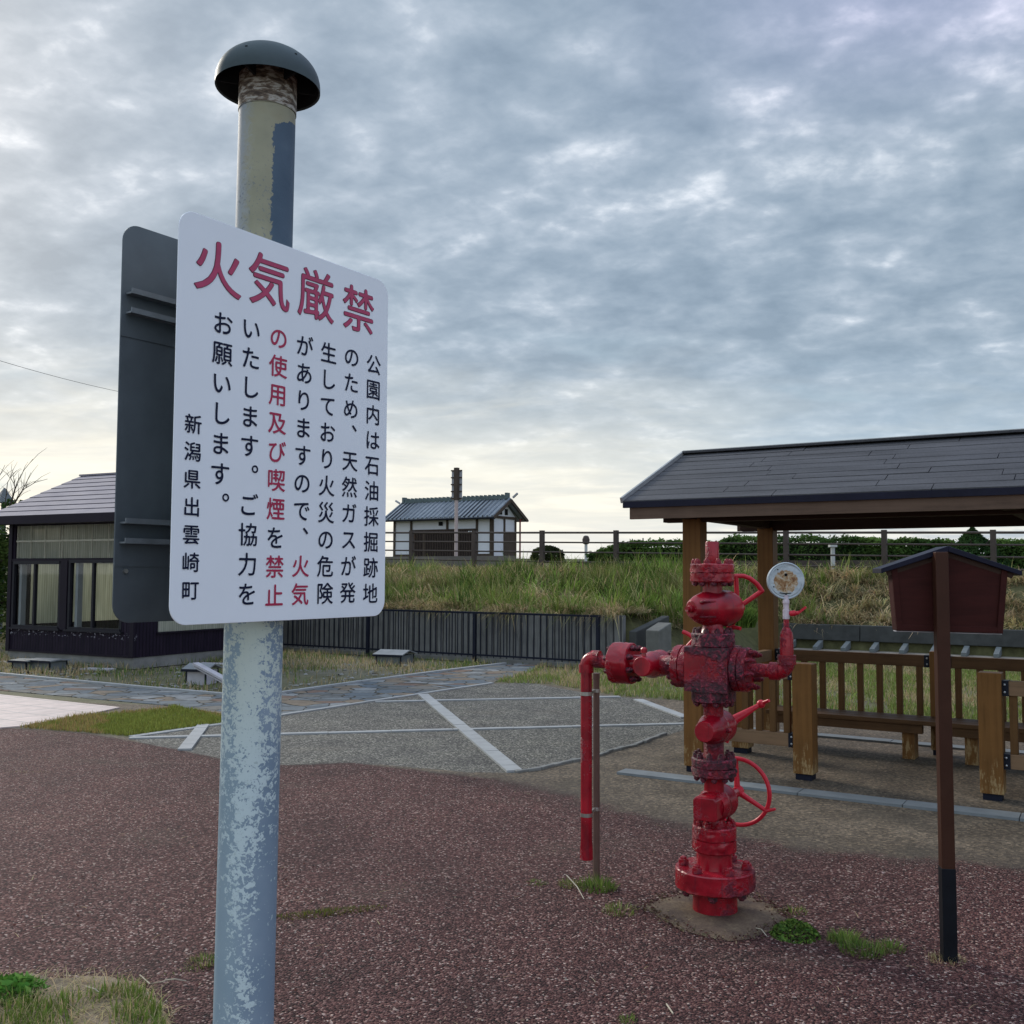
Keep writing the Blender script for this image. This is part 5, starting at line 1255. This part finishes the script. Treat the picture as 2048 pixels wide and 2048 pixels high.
def blades(name, base, ang, L, wd, bend, droop, col, levels=(0, .38, .72, 1.0)):
    n = len(base); h = np.stack([np.cos(ang), np.sin(ang), np.zeros(n)], 1); s = np.stack([-np.sin(ang), np.cos(ang), np.zeros(n)], 1)
    rows = []
    for t in levels:
        c = base + h*(L*bend*t**1.6)[:, None]; c[:, 2] += L*(t*np.sqrt(np.clip(1-bend**2, .06, 1)) - droop*t**2)
        w_ = wd*(1-t**1.6)*.5
        if t < 1: rows += [c-s*w_[:, None], c+s*w_[:, None]]
        else: rows += [c]
    k = len(rows); co = np.stack(rows, 1).reshape(-1, 3); b = (np.arange(n)*k)[:, None]
    polys = []; nl = len(levels)
    for i in range(nl-2): polys.append(('q', [2*i, 2*i+1, 2*i+3, 2*i+2]))
    polys.append(('t', [2*(nl-2), 2*(nl-2)+1, 2*(nl-1)]))
    flat = np.concatenate([b+np.array(p)[None] for _, p in polys], 1); sizes = np.array([len(p) for _, p in polys])
    off = np.concatenate([[0], np.cumsum(sizes)[:-1]]); tot = sizes.sum()
    starts = (np.arange(n)*tot)[:, None]+off[None]
    return npmesh(name, co, flat.ravel(), starts.ravel(), np.repeat(col, k, 0), M['blade'])
GREEN = np.array([.095, .160, .038]); LIME = np.array([.20, .295, .06]); OLIVE = np.array([.195, .21, .075]); TAN = np.array([.52, .40, .23]); STRAW = np.array([.40, .33, .18]); DEEP = np.array([.045, .085, .02])
def mixc(a, b, t): return a[None]*(1-t[:, None])+b[None]*t[:, None]
def jitter(col, a=.25): return np.clip(col*(1+rng.uniform(-a, a, (len(col), 1)))*(1+rng.uniform(-.08, .08, col.shape)), 0, 1)

# --- long grass on the bank
def bank(n, k0, k1, v0, v1):
    k = rng.uniform(k0, k1, n); v = rng.uniform(v0, v1, n)
    return k, v
NC = 4600
ck = np.concatenate([rng.uniform(-12.5, 3.5, NC//2), rng.uniform(2.5, 14.5, NC-NC//2)]); cv = .35+8.5*rng.random(NC)
keep = ~((ck > 3.0) & (cv < 5.15)) & ~((ck > 2.5) & (ck < 3.4) & (cv < 1.2)); ck, cv = ck[keep], cv[keep]; NC = len(ck)
cr = sstep(ck, 2.5, 5.0); mid = np.exp(-((cv-6.6)/.95)**2)
cdry = np.clip(.27+3.2*(fbm(ck*1.0+40, cv*1.5, .7)-.44), .06, .95)*(1-cr)+cr*np.clip(.58+1.0*mid+(fbm(ck, cv, 1.1)-.5)*1.2, .05, .97)
cisdry = rng.random(NC) < cdry
chue = np.clip((fbm(ck-9, cv+3, .8)-.33)*2.6, 0, 1)
ccol = mixc(OLIVE, LIME, chue); dk = rng.random(NC) < .30; ccol[dk] = GREEN*.75; ccol[cisdry] = mixc(STRAW, TAN, rng.random(NC))[cisdry]; ccol = jitter(ccol, .38)
cL = rng.uniform(.22, .50, NC)*(.7+1.0*fbm(ck, cv, .55))*rng.choice([.8, 1.0, 1.45], NC); cang = math.atan2(-VD.y, -VD.x)+rng.normal(0, 1.0, NC); crad = rng.uniform(.10, .30, NC)
per = 34; i = np.repeat(np.arange(NC), per); n = len(i)
rr = np.abs(rng.normal(0, 1, n))*crad[i]*.7; aa = rng.uniform(0, 6.283, n)
k = ck[i]+rr*np.cos(aa); v = np.clip(cv[i]+rr*np.sin(aa), .30, 8.9); okk = ~((k > 3.0) & (v < 5.0)); i, k, v, rr, aa = i[okk], k[okk], v[okk], rr[okk], aa[okk]; n = len(i)
base = np.stack([FM.x+UD.x*k+VD.x*v, FM.y+UD.y*k+VD.y*v, dyke_z(k, v)-.02], 1)
mixin = rng.random(n) < .18
col = ccol[i].copy(); col[mixin] = mixc(STRAW, OLIVE, rng.random(n))[mixin]; col = jitter(col, .28)
ang = np.where(rng.random(n) < .5, cang[i], aa+YAW)+rng.normal(0, .5, n)
bend = np.where(cisdry[i], rng.uniform(.55, .98, n), rng.uniform(.20, .93, n)); L = cL[i]*rng.uniform(.6, 1.25, n); L = np.where(v > 7.7, L*.7, L)
tag(blades('bank_grass', base, ang, L, rng.uniform(.014, .028, n), bend, rng.uniform(.05, .5, n)+cisdry[i]*.20, col), kind='stuff')
# dry tufts hanging over the log wall
n = 17000; k = rng.uniform(-12.5, 2.7, n); hang = fbm(k, k*0, .55); keep = rng.random(n) < np.clip((hang-.36)*4, 0.05, 1); k = k[keep]; n = len(k)
v = rng.uniform(.18, .75, n); z = .84+.02*rng.random(n)+.10*(v-.2)
base = np.stack([FM.x+UD.x*k+VD.x*v, FM.y+UD.y*k+VD.y*v, z], 1)
col = jitter(mixc(STRAW, TAN, rng.random(n)), .3); gm = rng.random(n) < .30; col[gm] = jitter(np.repeat(OLIVE[None], gm.sum(), 0), .3)
tag(blades('hanging_dry_grass', base, math.atan2(-VD.y, -VD.x)+rng.normal(0, .55, n), rng.uniform(.22, .55, n)*(.4+1.0*np.clip((fbm(k, k*0, .55)-.36)*5, 0, 1)), rng.uniform(.010, .020, n), np.clip(rng.normal(.72, .18, n), .2, .97), rng.uniform(.30, 1.05, n), col), kind='stuff')

def tuft(name, loc, rad, n, L, wd, cols, label, cat='grass tuft', group=None, bend=(.15, .75), elong=1.0, rz=0.0, dr=(.0, .3)):
    r = rad*np.sqrt(rng.random(n)); a = rng.uniform(0, 6.283, n); x = r*np.cos(a)*elong; y = r*np.sin(a)
    c_, s_ = math.cos(rz), math.sin(rz); base = np.stack([x*c_-y*s_, x*s_+y*c_, np.full(n, -.005)], 1)
    col = jitter(np.stack([cols[i] for i in rng.integers(0, len(cols), n)]), .3)
    o = blades(name, base, a+rng.normal(0, .7, n), rng.uniform(L[0], L[1], n)*(1.1-.5*r/rad), rng.uniform(wd[0], wd[1], n), rng.uniform(bend[0], bend[1], n), rng.uniform(dr[0], dr[1], n), col)
    o.location = loc; return tag(o, label, cat, group)
q = KV(3.62, 3.0, .60); tuft('grass_clump', q, .42, 1500, (.45, .85), (.012, .024), [LIME, LIME*.8, GREEN], 'bright green spiky grass clump above the broad pale sloping wall', 'grass clump', None, (.1, .8), 1.1, YAW)
q = KV(-5.4, 1.3, 1.0); tuft('grass_clump', q, .55, 1300, (.4, .8), (.014, .026), [LIME, LIME*.75, np.array([.17, .26, .07])], 'broad light green reed clump on the bank just right of the white sign', 'grass clump', None, (.1, .8), 1.2, YAW)

for px, py, rad, lb in ((850, 1196, .75, 'big drooping mound of dry tan grass over the wall, just right of the sign'), (930, 1212, .55, 'smaller dry tan grass mound over the wall behind the fence post'), (1205, 1225, .65, 'dry tan grass mound drooping at the right end of the log-pattern wall'), (1090, 1222, .4, 'low dry grass mound over the wall between the two larger ones')):
    kq = k_at(px, .95); tuft('dry_grass_mound', KV(kq, .95, .90), rad, int(2600*rad), (.28, .58), (.012, .022), [TAN, STRAW, TAN*.85, OLIVE], lb, 'grass mound', 'dry grass mounds drooping over the wall', (.65, .96), 1.3, YAW, (.2, .7))
# --- short turf, one patch per place
def in_poly(x, y, pts):
    ins = np.zeros(x.shape, bool); m_ = len(pts)
    for i in range(m_):
        ax, ay = pts[i].x, pts[i].y; bx, by = pts[(i+1) % m_].x, pts[(i+1) % m_].y
        ins ^= ((ay > y) != (by > y)) & (x < (bx-ax)*(y-ay)/(by-ay+1e-12)+ax)
    return ins
def turf(name, poly, n, L, wd, colf, densf=None, zf=None, bend=(.1, .8)):
    xs = [q.x for q in poly]; ys = [q.y for q in poly]; x = rng.uniform(min(xs), max(xs), n); y = rng.uniform(min(ys), max(ys), n)
    kp = in_poly(x, y, poly)
    if densf is not None: kp &= rng.random(n) < densf(x, y)
    x, y = x[kp], y[kp]; n = len(x); z = zf(x, y) if zf else np.zeros(n)+.006
    o = blades(name, np.stack([x, y, z], 1), rng.uniform(0, 6.283, n), rng.uniform(L[0], L[1], n)*(.6+.8*fbm(x, y, 1.3)), rng.uniform(wd[0], wd[1], n), rng.uniform(bend[0], bend[1], n), rng.uniform(0, .3, n), jitter(colf(x, y), .28), (0, .55, 1.0))
    return tag(o, kind='stuff')
fieldpoly = [KV(-26, -.05), KV(1.2, -.05)] + GP([(1000, 1329), (870, 1344), (720, 1364), (565, 1386), (500, 1394), (450, 1391), (250, 1372), (0, 1349), (-400, 1312)])
turf('field_grass', fieldpoly, 190000, (.05, .16), (.008, .017), lambda x, y: np.where((rng.random(len(x)) < .30+.5*(fbm(x, y, .6) > .5))[:, None], mixc(STRAW, TAN, rng.random(len(x)))*.85, mixc(OLIVE, GREEN, rng.random(len(x)))), lambda x, y: np.clip((fbm(x+5, y, .8)-.34)*3.6, .10, 1))
turf('lawn_grass', [G(985, 1366), G(1060, 1345), G(1085, 1329), KV(1.4, -.05), KV(3.2, .0), KV(3.8, 3.9), KV(15, 3.9), G(2600, 1500), G(2048, 1462), G(1760, 1447), G(1500, 1425), G(1366, 1402), G(1240, 1393), G(1100, 1369)], 150000, (.05, .13), (.008, .016),
     lambda x, y: np.where((rng.random(len(x)) < .16+.55*(fbm(x, y, .9) > .56))[:, None], mixc(STRAW, TAN, rng.random(len(x)))*.9, mixc(OLIVE, LIME, rng.random(len(x))*.8)), lambda x, y: np.clip((fbm(x, y, 1.1)-.22)*3.2, .08, 1), None)
turf('corner_grass', GP([(40, 1457), (170, 1432), (330, 1420), (345, 1414), (445, 1431), (480, 1443), (445, 1448), (258, 1474), (170, 1466)]), 26000, (.03, .07), (.005, .010), lambda x, y: np.where((rng.random(len(x)) < .75*(fbm(x, y, .9) > .47))[:, None], np.array([[.34, .25, .10]]), mixc(np.array([.17, .19, .04]), np.array([.27, .30, .07]), rng.random(len(x)))))
pgr = lambda x, y: np.where((rng.random(len(x)) < .25)[:, None], TAN[None]*.9, mixc(np.array([.10, .165, .03]), np.array([.20, .27, .06]), rng.random(len(x))))
turf('verge_grass', GP([(-250, 2010), (0, 2000), (90, 2015), (160, 2002), (215, 1985), (270, 1982), (300, 2010), (330, 2050), (360, 2250), (-500, 2250)]), 15000, (.03, .085), (.003, .006), pgr, lambda x, y: np.clip((fbm(x, y, 5)-.28)*3, .05, 1), lambda x, y: x*0+.012)
turf('dry_litter', GP([(-250, 1950), (60, 1955), (210, 1958), (290, 1975), (345, 2030), (400, 2250), (-500, 2250)]), 6500, (.03, .10), (.002, .004), lambda x, y: mixc(STRAW, TAN*1.1, rng.random(len(x))), None, lambda x, y: x*0+.014, (.85, .98))

# --- individual weeds on the red surface
GT = [GREEN, LIME*.8, OLIVE]; DT = [OLIVE, STRAW, np.array([.17, .15, .05])]
gp = 'small grass tufts growing through the red surface'
tuft('grass_tuft', G(1195, 1778), .095, 420, (0.038, 0.108), (.003, .006), GT, 'grass tuft round the foot of the thin brown pipe', 'grass tuft', gp)
tuft('grass_tuft', G(1140, 1772), .06, 150, (0.030, 0.072), (.003, .006), GT+DT, 'thin grass tuft just left of the brown pipe foot', 'grass tuft', gp)
tuft('grass_tuft', G(1075, 1768), .055, 130, (0.022, 0.043), (.003, .005), GT, 'tiny low green tuft left of the brown pipe, apart from it', 'grass tuft', gp)
tuft('grass_tuft', G(1240, 1824), .085, 260, (0.022, 0.065), (.003, .006), GT+DT, 'grass tuft at the left tip of the round concrete pad', 'grass tuft', gp)
tuft('grass_tuft', G(1690, 1885), .07, 330, (0.038, 0.094), (.003, .006), GT, 'spiky green tuft between the concrete pad and the notice board post', 'grass tuft', gp)
tuft('grass_tuft', G(1725, 1905), .09, 380, (0.030, 0.086), (.003, .006), GT, 'broader green tuft just before the notice board post', 'grass tuft', gp)
tuft('grass_tuft', G(1780, 1900), .06, 170, (0.030, 0.079), (.003, .006), GT, 'pale grass tuft nearest on the left to the notice board post', 'grass tuft', gp)
tuft('grass_tuft', G(1588, 1826), .06, 140, (0.022, 0.058), (.003, .006), GT+DT, 'sparse tuft behind the bushy weed at the pad edge', 'grass tuft', gp)
tuft('grass_tuft', G(1255, 2044), .035, 90, (0.022, 0.050), (.003, .005), GT, 'tiny tuft at the bottom edge of the photo below the pad', 'grass tuft', gp)
tuft('grass_tuft', G(1892, 1922), .075, 230, (0.022, 0.058), (.003, .005), [TAN, STRAW, STRAW], 'dry pale straw tuft round the foot of the notice board post', 'grass tuft', gp)
tuft('grass_tuft', G(408, 1928), .07, 200, (0.022, 0.072), (.003, .006), GT+DT, 'grass tuft hugging the left side of the peeling pole', 'grass tuft', gp)
tuft('moss_streak', G(655, 1828), .055, 1000, (.018, .045), (.003, .006), [np.array([.15, .14, .03]), np.array([.11, .13, .03])], 'long yellow-green moss streak right of the peeling pole', 'moss', None, (.2, .9), 5.2, R(20))
tuft('moss_streak', G(770, 1795), .035, 160, (0.007, 0.018), (.003, .006), [np.array([.15, .14, .03]), STRAW], 'short thin moss streak beyond the long one', 'moss', None, (.2, .9), 3.5, R(24))
tuft('moss_streak', G(55, 1545), .05, 220, (.010, .028), (.004, .007), [np.array([.14, .13, .04]), STRAW], 'faint mossy streak at the left edge of the red surface', 'moss', None, (.2, .9), 4.5, R(2))
tuft('moss_streak', G(375, 1945), .05, 220, (0.011, 0.029), (.003, .006), GT, 'mossy weed patch between the verge grass and the peeling pole', 'moss', None, (.2, .9), 2.0, R(30))
def leafy(name, loc, rad, ht, n, ls, cols, label, cat='weed'):
    ph = rng.uniform(0, 6.283, n); u = rng.random(n); rr = rad*np.sqrt(rng.random(n)); hz = ht*(1-(rr/rad)**2)*(.35+.65*u)
    c = np.stack([rr*np.cos(ph), rr*np.sin(ph), hz], 1); return tag(leaves(name, c, ls, jitter(np.stack([cols[i] for i in rng.integers(0, len(cols), n)]), .3), loc), label, cat)
def leaves(name, c, ls, col, loc=(0, 0, 0), parent=None, flat=.55):
    n = len(c); a = rng.uniform(0, 6.283, n); tl = rng.normal(0, flat, n); t1 = np.stack([np.cos(a)*np.cos(tl), np.sin(a)*np.cos(tl), np.sin(tl)], 1)
    b = rng.normal(0, 1, (n, 3)); b -= (b*t1).sum(1)[:, None]*t1; b /= np.linalg.norm(b, axis=1)[:, None]; s = rng.uniform(.6, 1.3, n)[:, None]*ls
    co = np.stack([c-t1*s*.5, c+b*s*.28, c+t1*s*.6, c-b*s*.28], 1).reshape(-1, 3); i = (np.arange(n)*4)[:, None]
    o = npmesh(name, co, (i+np.array([[0, 1, 2, 3]])).ravel(), np.arange(n)*4, np.repeat(col, 4, 0), M['blade']); o.location = loc
    if parent: o.parent = parent
    return o
leafy('bushy_weed', G(1590, 1872), .11, .072, 900, .018, [GREEN, DEEP*1.4, LIME*.8], 'bushy green weed at the right edge of the round concrete pad')
leafy('leafy_weed', G(15, 1992), .14, .065, 520, .036, [np.array([.10, .23, .04]), np.array([.07, .17, .03]), np.array([.15, .30, .07])], 'bright green broad-leaved weed at the lower left corner')
for px, py, rad, lb in ((1310, 1850, .10, 'pale moss and grit along the front left edge of the concrete pad'), (1450, 1886, .10, 'pale moss and grit along the front edge of the concrete pad')):
    tuft('moss_streak', G(px, py), rad*.5, 260, (.006, .018), (.003, .006), [np.array([.22, .19, .08]), STRAW, np.array([.13, .12, .05])], lb, 'moss', None, (.3, .95), 3.0, R(-18 if px < 1400 else -4))
# dead stalks
def stalk(pts, r, label):
    mb = MB(); mb.tube(pts, r, 6); return tag(mb.build('dry_stalk', m_straw), label, 'stalk')
m_straw = simple('bleached_straw', (.46, .40, .30), .8, .15, 30)
a, b = G(1133, 1750, .06), G(1168, 1798, .006); stalk([a, a.lerp(b, .5)+Vector((.01, 0, .0)), b], [.0025, .003, .002], 'bleached stalk leaning beside the brown pipe foot')
a, b = G(1512, 1856, .012), G(1534, 1873, .012); stalk([a, a.lerp(b, .5)+Vector((0, 0, .012)), b], .002, 'pale straw lying on the right of the concrete pad')
a, b = G(1333, 2008, .010), G(1346, 2027, .010); stalk([a, b], .003, 'short white straw lying on the red surface at the bottom')
for i, (p0, p1, p2, lb) in enumerate((((280, 1950), (300, 1968), (330, 1962), 'dry twig at the top of the verge litter'), ((295, 1985), (302, 2005), (320, 2026), 'dry twig hanging over the right end of the verge'), ((205, 1990), (190, 1978), (170, 1972), 'dry twig lying in the bare earth on the left'), ((330, 1960), (350, 1958), (372, 1962), 'dry twig reaching from the verge towards the pole'))):
    stalk([G(*p0, .02), G(*p1, .035), G(*p2, .012)], .0022, lb)
# stones on the field
n = 2600; x = rng.uniform(-12, 1, n); y = rng.uniform(11, 19, n)
edge1 = GP([(-300, 1318), (0, 1349), (250, 1372), (450, 1390), (500, 1393), (565, 1385), (720, 1363), (870, 1343)]); de = np.abs(seg_sd(x, y, edge1, False)); inn = in_poly(x, y, fieldpoly)
kp = inn & (rng.random(n) < np.exp(-de/.55)*1.3+.05); x, y = x[kp], y[kp]
mb = MB()
for a, b in zip(x, y):
    r = random.uniform(.015, .05); s_ = [Vector((random.gauss(0, 1), random.gauss(0, 1), random.gauss(0, 1))).normalized() for _ in range(7)]
    bm = bmesh.new(); vs = [bm.verts.new((a+q.x*r*1.3, b+q.y*r, .01+abs(q.z)*r*.7)) for q in s_]
    try: bmesh.ops.convex_hull(bm, input=vs); bm.verts.index_update(); mb.add([v_.co.copy() for v_ in bm.verts], [[v_.index for v_ in f_.verts] for f_ in bm.faces])
    except Exception: pass
    bm.free()
tag(mb.build('field_stones', M['pebble']), kind='stuff')
# loose chips lying on the red surface near the viewer
n = 5200; x = rng.uniform(-2.6, 3.2, n); y = 3.0+5.0*rng.random(n)**1.4; kp = (np.interp(x, ex, ey) > y+.05); x, y = x[kp], y[kp]; n = len(x)
cc = np.stack([x, y, np.full(n, .011)], 1)
chip = np.array([[.40, .33, .28], [.15, .065, .055], [.10, .04, .035], [.22, .13, .11], [.26, .20, .15]])[rng.integers(0, 5, n)]
tag(leaves('loose_chips', cc, rng.uniform(.006, .015, n)[:, None], jitter(chip, .3), flat=.3), kind='stuff')
n = 170; x = rng.uniform(-2.4, 3.0, n); y = rng.uniform(3.2, 7.2, n); kp = (np.interp(x, ex, ey) > y); x, y = x[kp], y[kp]; n = len(x)
tag(blades('straw_bits', np.stack([x, y, np.full(n, .012)], 1), rng.uniform(0, 6.283, n), rng.uniform(.02, .07, n), rng.uniform(.002, .005, n), np.full(n, .985), np.full(n, .12), jitter(mixc(STRAW, TAN*1.2, rng.random(n)), .3), (0, .5, 1.0)), kind='stuff')

pr_ = densify(GP([(1286, 1816), (1320, 1800), (1390, 1788), (1480, 1790), (1545, 1815), (1573, 1843), (1545, 1862), (1500, 1880), (1450, 1884), (1390, 1872), (1330, 1845)]), .012)
pi_ = rng.integers(0, len(pr_), 900); cc = np.array([[pr_[i_].x, pr_[i_].y, .016] for i_ in pi_])+np.concatenate([rng.normal(0, .028, (900, 2)), rng.uniform(-.003, .003, (900, 1))], 1)
tag(leaves('loose_grit', cc, rng.uniform(.008, .018, 900)[:, None], jitter(np.array([[.06, .026, .023], [.11, .05, .043], [.15, .11, .07], [.24, .19, .12]])[rng.integers(0, 4, 900)], .3), flat=.3), kind='stuff')

# --- hedges and shrubs beyond the railing
def hedge(name, pts, hts, depth, n, ls, cols, label, z0=1.5, rough=.12, group=None, cat='hedge'):
    """leafy hedge along a polyline (k, v) with heights"""
    root = empty(name, KV(pts[0][0], pts[0][1], z0), 0, label, cat, group); t = rng.random(n); pk = np.interp(t, np.linspace(0, 1, len(pts)), [q[0] for q in pts]); pv = np.interp(t, np.linspace(0, 1, len(pts)), [q[1] for q in pts]); ph = np.interp(t, np.linspace(0, 1, len(hts)), hts)
    top = ph*(1+rough*(fbm(pk*2, pv, 1.5)-.5)*2); surf = rng.random(n)
    u = rng.uniform(-1, 1, n); hz = rng.random(n)**.6
    dv = np.where(surf < .55, -depth*.5*(1-.15*hz)-rng.exponential(.04, n)*-1, u*depth*.5); zz_ = np.where(surf < .55, hz*top, top*(1-np.abs(rng.normal(0, .05, n))))
    dv = dv + (fbm(pk*3, zz_*3, 1.2)-.5)*.35
    c = np.stack([UD.x*(pk-pts[0][0])+VD.x*(pv+dv-pts[0][1]), UD.y*(pk-pts[0][0])+VD.y*(pv+dv-pts[0][1]), zz_+rng.normal(0, .03, n)], 1)
    col = jitter(mixc(cols[0], cols[1], np.clip((fbm(pk, zz_*2, 1.6)-.3)*2.4, 0, 1)), .35)
    leaves('foliage', c, ls, col, (0, 0, 0), root)
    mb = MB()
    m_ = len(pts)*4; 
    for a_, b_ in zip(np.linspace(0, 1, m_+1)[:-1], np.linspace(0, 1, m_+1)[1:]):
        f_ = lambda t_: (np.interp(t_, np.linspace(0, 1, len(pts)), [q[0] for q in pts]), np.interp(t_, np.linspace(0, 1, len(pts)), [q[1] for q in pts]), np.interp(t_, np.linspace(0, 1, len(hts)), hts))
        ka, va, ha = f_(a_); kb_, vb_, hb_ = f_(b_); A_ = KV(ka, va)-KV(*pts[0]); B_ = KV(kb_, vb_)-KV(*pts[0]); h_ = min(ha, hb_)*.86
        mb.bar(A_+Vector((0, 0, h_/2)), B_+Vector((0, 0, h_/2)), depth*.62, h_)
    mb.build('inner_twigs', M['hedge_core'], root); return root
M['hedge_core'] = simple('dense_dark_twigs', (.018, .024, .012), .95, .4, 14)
HG = [np.array([.040, .080, .024]), np.array([.11, .18, .045])]
vH = 12.8
kk = lambda px: k_at(px, vH)
hz_ = lambda py, px: P(px, py, KV(kk(px), vH).y).z-1.5
hedge('clipped_hedge', [(kk(1190), vH), (kk(1260), vH), (kk(1420), vH), (kk(1436), vH)], [hz_(1110, 1190), hz_(1086, 1260), hz_(1087, 1420), hz_(1098, 1436)], 1.2, 9000, .10, HG, 'lower clipped dark hedge behind the railing, left of the shelter pillars')
hedge('clipped_hedge', [(kk(1440), vH), (kk(1475), vH), (kk(1700), vH), (kk(1800), vH), (kk(1905), vH)], [hz_(1092, 1440), hz_(1076, 1475), hz_(1079, 1700), hz_(1084, 1800), hz_(1078, 1905)], 1.4, 15000, .085, HG, 'long clipped dark hedge seen under the shelter roof')
hedge('clipped_hedge', [(kk(1985), vH-.6), (kk(2120), vH-.6), (kk(2300), vH-.6)], [hz_(1086, 1985), hz_(1082, 2048), hz_(1080, 2048)], 1.4, 7000, .085, [HG[0], HG[1]*1.3], 'paler loose hedge at the right edge beside the conifer')
def shrub(name, px, pytop, Y, rad, z0, n, ls, cols, label, conical=False, cat='shrub'):
    c0 = P(px, pytop, Y); root = empty(name, (c0.x, c0.y, z0), 0, label, cat); H_ = c0.z-z0
    u = rng.random(n); a = rng.uniform(0, 6.283, n); hz = rng.random(n)
    prof_ = (1-hz**1.4) if conical else np.sqrt(np.clip(1-(2*hz-1)**2, .02, 1))
    rr = rad*prof_*(.72+.36*rng.random(n)**.5)*(1+.25*(fbm(a*2, hz*4, 1.3)-.5)*2)
    c = np.stack([rr*np.cos(a), rr*np.sin(a), hz*H_], 1)
    leaves('crown', c, ls, jitter(mixc(cols[0], cols[1], np.clip((fbm(a*1.5, hz*4, 1.5)-.3)*2.4, 0, 1)), .35), (0, 0, 0), root)
    mb = MB(); mb.cyl((0, 0, -.3), (0, 0, H_*.7), .06, .03, 8)
    for i in range(6):
        a_ = i*1.05; mb.tube([(0, 0, H_*.2+.05*i), (math.cos(a_)*rad*.35, math.sin(a_)*rad*.35, H_*.45+.05*i), (math.cos(a_)*rad*.6, math.sin(a_)*rad*.6, H_*.6+.05*i)], [.025, .018, .01], 6)
    mb.build('trunk', M['bark'], root); return root
shrub('round_bush', 1096, 1092, 44.0, .66, 1.75, 5200, .11, [np.array([.020, .030, .014]), np.array([.05, .06, .024])], 'round dark bush alone behind the railing, right of the tiled house')
shrub('conifer', 1945, 1056, 24.0, .85, 1.45, 6000, .10, [np.array([.022, .048, .018]), np.array([.05, .095, .03])], 'dark conifer rising above the hedge near the notice board', True, 'conifer')
# trees and bare twigs behind the cabin at the left edge
def tree(px, pytop, Y, rad, n, cols, label, twigs):
    c0 = P(px, pytop, Y); root = empty('leafy_tree', (c0.x, c0.y, 0), 0, label, 'tree'); H_ = c0.z
    mb = MB(); mb.tube([(0, 0, -.1), (.05, 0, H_*.3), (-.05, .1, H_*.6), (0, 0, H_*.8)], [.11, .09, .06, .03], 10); tips = []
    for i in range(11):
        a = i*2.4; h = H_*(.25+.05*i); e = Vector((math.cos(a)*rad*.8, math.sin(a)*rad*.8, h+.35)); mb.tube([(0, 0, h), e*.5+Vector((0, 0, h*.5)), e], [.04, .028, .012], 6); tips.append(e)
    mb.build('trunk', M['bark'], root)
    nb = 26; cen = np.stack([rng.normal(0, rad*.45, nb), rng.normal(0, rad*.45, nb), rng.uniform(.15, .93, nb)*H_], 1); br = rng.uniform(.25, .55, nb)*rad*.7
    i = rng.integers(0, nb, n); d_ = rng.normal(0, 1, (n, 3)); d_ /= np.linalg.norm(d_, axis=1)[:, None]; c = cen[i]+d_*(br[i]*rng.random(n)**.35)[:, None]
    leaves('crown', c, .085, jitter(mixc(cols[0], cols[1], rng.random(nb))[i], .35), (0, 0, 0), root)
    if twigs:
        mb = MB()
        for q in twigs:
            pts = [P(a, b, Y)-Vector((c0.x, c0.y, 0)) for a, b in q]; mb.tube(pts, list(np.linspace(.011, .004, len(pts))), 5)
            for j in range(7):
                t = random.uniform(.1, .9); i_ = min(int(t*(len(pts)-1)), len(pts)-2); s0_ = pts[i_].lerp(pts[i_+1], t*(len(pts)-1)-i_); e_ = s0_+Vector((random.uniform(-.25, .35), random.uniform(-.2, .2), random.uniform(.1, .4)))
                mb.tube([s0_, s0_.lerp(e_, .5)+Vector((0, 0, .03)), e_], [.005, .004, .002], 4)
        mb.build('bare_twigs', M['twig'], root)
    return root
tw = [[(22, 1010), (34, 965), (48, 940), (66, 918)], [(20, 1010), (30, 975), (25, 940)], [(24, 1012), (45, 980), (70, 965), (95, 958)], [(-20, 1010), (-5, 960), (10, 930)], [(10, 1010), (15, 965), (24, 950)], [(28, 1010), (48, 975), (62, 945)]]
tree(-20, 985, 21.0, 1.2, 9000, [np.array([.03, .06, .018]), np.array([.09, .13, .035])], 'green tree with bare upper twigs behind the cabin at the left edge', tw)
tree(-95, 1030, 23.5, 1.4, 7000, [np.array([.025, .05, .02]), np.array([.06, .10, .03])], 'darker leafy tree farther left beyond the cabin', None)
